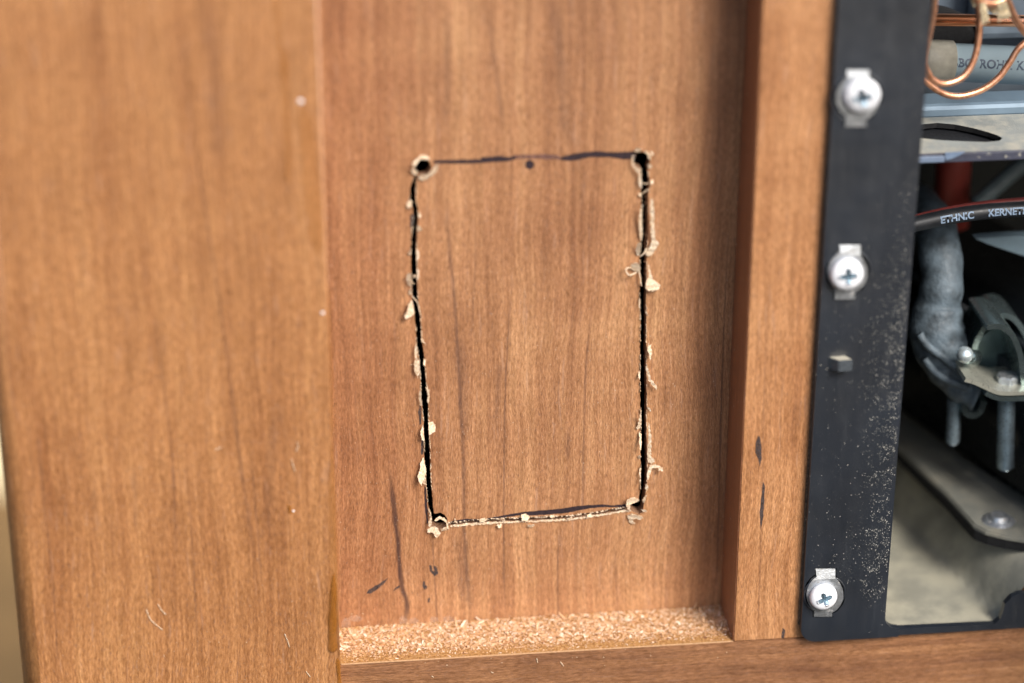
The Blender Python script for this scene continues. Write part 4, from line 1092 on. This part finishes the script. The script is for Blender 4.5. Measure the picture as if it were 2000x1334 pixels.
# pipe clamp: two curved jaws, seat plates, bolts
clamp = thing('pipe_clamp', 'zinc plated pipe clamp with threaded bolts at the right edge', 'clamp')
M_jaw = plain('zinc_jaw', (0.24, 0.31, 0.32), 0.25, 0.9, 0.25, 0.1)
yk = 0.006
def jaw(name, pts, y0, wid, th, mat):
    bm = bmesh.new(); q = spline([P(a, b, y0) for a, b in pts], 10); n = len(q); rings = []
    for i, c in enumerate(q):
        T = (q[min(i + 1, n - 1)] - q[max(i - 1, 0)]).normalized(); N_ = Vector((-T.z, 0, T.x))
        rings.append([bm.verts.new(c + N_ * (th * .5 * s1) + Vector((0, wid * s2, 0))) for s1, s2 in ((1, 0), (1, 1), (-1, 1), (-1, 0))])
    for a, b in zip(rings, rings[1:]):
        for k in range(4): bm.faces.new((a[k], a[(k + 1) % 4], b[(k + 1) % 4], b[k]))
    bm.faces.new(rings[0]); bm.faces.new(rings[-1][::-1])
    bmesh.ops.bevel(bm, geom=[e for e in bm.edges if e.calc_face_angle(0) > 1.2], offset=th * .25, segments=2, affect='EDGES')
    return obj(name, bm, mat, clamp, False)
jaw('outer_jaw', [(1905, 735), (1902, 690), (1918, 648), (1945, 622), (1970, 618), (1992, 636), (2010, 670), (2022, 720)], yk + .010, 0.012, 0.0014, M_jaw)
jaw('inner_jaw', [(1928, 640), (1950, 638), (1975, 652), (1992, 690), (1998, 730), (2003, 775)], yk, 0.016, 0.0014, M_jaw)
# inner cup closing the clamp body
bm = bmesh.new(); q = pxl([(1905, 735), (1903, 700), (1915, 660), (1938, 642), (1962, 645), (1980, 670), (1992, 712), (1996, 760), (1960, 778), (1925, 765)], yk + .014); slab_bm(bm, q, [], yk + .014, yk + .017)
obj('jaw_body', bm, plain('dull_zinc_cup', (0.10, 0.15, 0.15), 0.35, 0.5, 0.3, .1), clamp)
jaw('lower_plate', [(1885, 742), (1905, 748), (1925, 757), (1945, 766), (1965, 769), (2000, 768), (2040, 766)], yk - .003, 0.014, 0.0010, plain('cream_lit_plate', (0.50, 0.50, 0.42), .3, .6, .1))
jaw('under_plate', [(1925, 768), (1945, 777), (1965, 780), (2000, 779), (2040, 777)], yk - .003, 0.014, 0.0012, M_jaw)
jaw('lower_hook', [(1884, 790), (1886, 805), (1900, 812), (1915, 804), (1922, 785)], yk + .006, 0.006, 0.0016, M_jaw)
def bolt(name, px, py0, py1, rad, yy, pitch=0.0008):
    a = P(px, py0, yy); b = P(px - 4, py1, yy); L = (a - b).length; n = int(L / pitch * 4); seg = 20
    d_ = (b - a).normalized(); pts = [a + d_ * (L * i / n) for i in range(n + 1)]
    bm = bmesh.new()
    tube_bm(bm, pts, rad, seg, rfun=lambda t: (rad if int(round(t * n)) % 4 in (0, 1) else rad * 0.80) * (1 if t < .97 else 1 - (t - .97) * 12))
    return obj(name, bm, M_zinc2, clamp, False)
bolt('bolt', 1967, 740, 916, 0.0022, yk + .003)
bolt('bolt', 1864, 780, 866, 0.0018, yk + .010)
def nut(px, py, r_, hgt_, yy, name='nut', segs=6, mat=None):
    bm = bmesh.new(); bmesh.ops.create_cone(bm, cap_ends=True, segments=segs, radius1=r_, radius2=r_ * .96, depth=hgt_)
    c = P(px, py, yy)
    for v in bm.verts: v.co += c
    bmesh.ops.bevel(bm, geom=[e for e in bm.edges if e.calc_face_angle(0) > .8], offset=r_ * .12, segments=2, affect='EDGES')
    return obj(name, bm, mat or M_zinc, clamp)
nut(1968, 757, 0.0042, 0.0016, yk + .003, 'washer', 32, plain('washer_zinc', (0.66, 0.66, 0.58), .35, .6, .1))
nut(1968, 742, 0.0030, 0.0030, yk + .003, 'nut')
bm = bmesh.new(); bmesh.ops.create_uvsphere(bm, u_segments=20, v_segments=12, radius=0.0021)
for v in bm.verts: v.co += P(1884, 693, yk)
obj('bolt_head', bm, plain('bright_bolt_head', (0.75, 0.85, 0.88), .25, .7, .05), clamp, True)
bm = bmesh.new(); tube_bm(bm, [P(1884, 695, yk + .001), P(1904, 698, yk + .005)], 0.0019, 20); obj('bolt_collar', bm, M_jaw, clamp, True)
# pale wedge of metal at the right above the tank
bm = bmesh.new(); q = pxl([(1905, 466), (1960, 462), (2060, 458), (2060, 520), (2000, 500), (1960, 487), (1925, 475)], 0.030); slab_bm(bm, q, [], 0.030, 0.033)
tag(obj('metal_bracket', bm, plain('pale_bracket_steel', (0.16, 0.22, 0.26), .4, .3, .1), None), 'pale blue grey metal bracket tapering to a point above the tank', 'bracket')

# ------------------------------------------------------------------ what shows at the far left, beyond the board
zb = P(5, 955, 0.90).z
wl = boxobj('wall', (-1.6, -0.02, 0.90, 0.92, -1.2, 0.9), plain('cream_wall_paint', (0.85, 0.74, 0.48), 0.7, 0, 0.05, 0.01), None, kind='structure')
fl = boxobj('floor', (-1.6, -0.02, 0.16, 0.8998, -1.21, zb), plain('tan_floor_wood', (0.17, 0.10, 0.04), 0.6, 0, 0.2, 0.02), None, kind='structure')
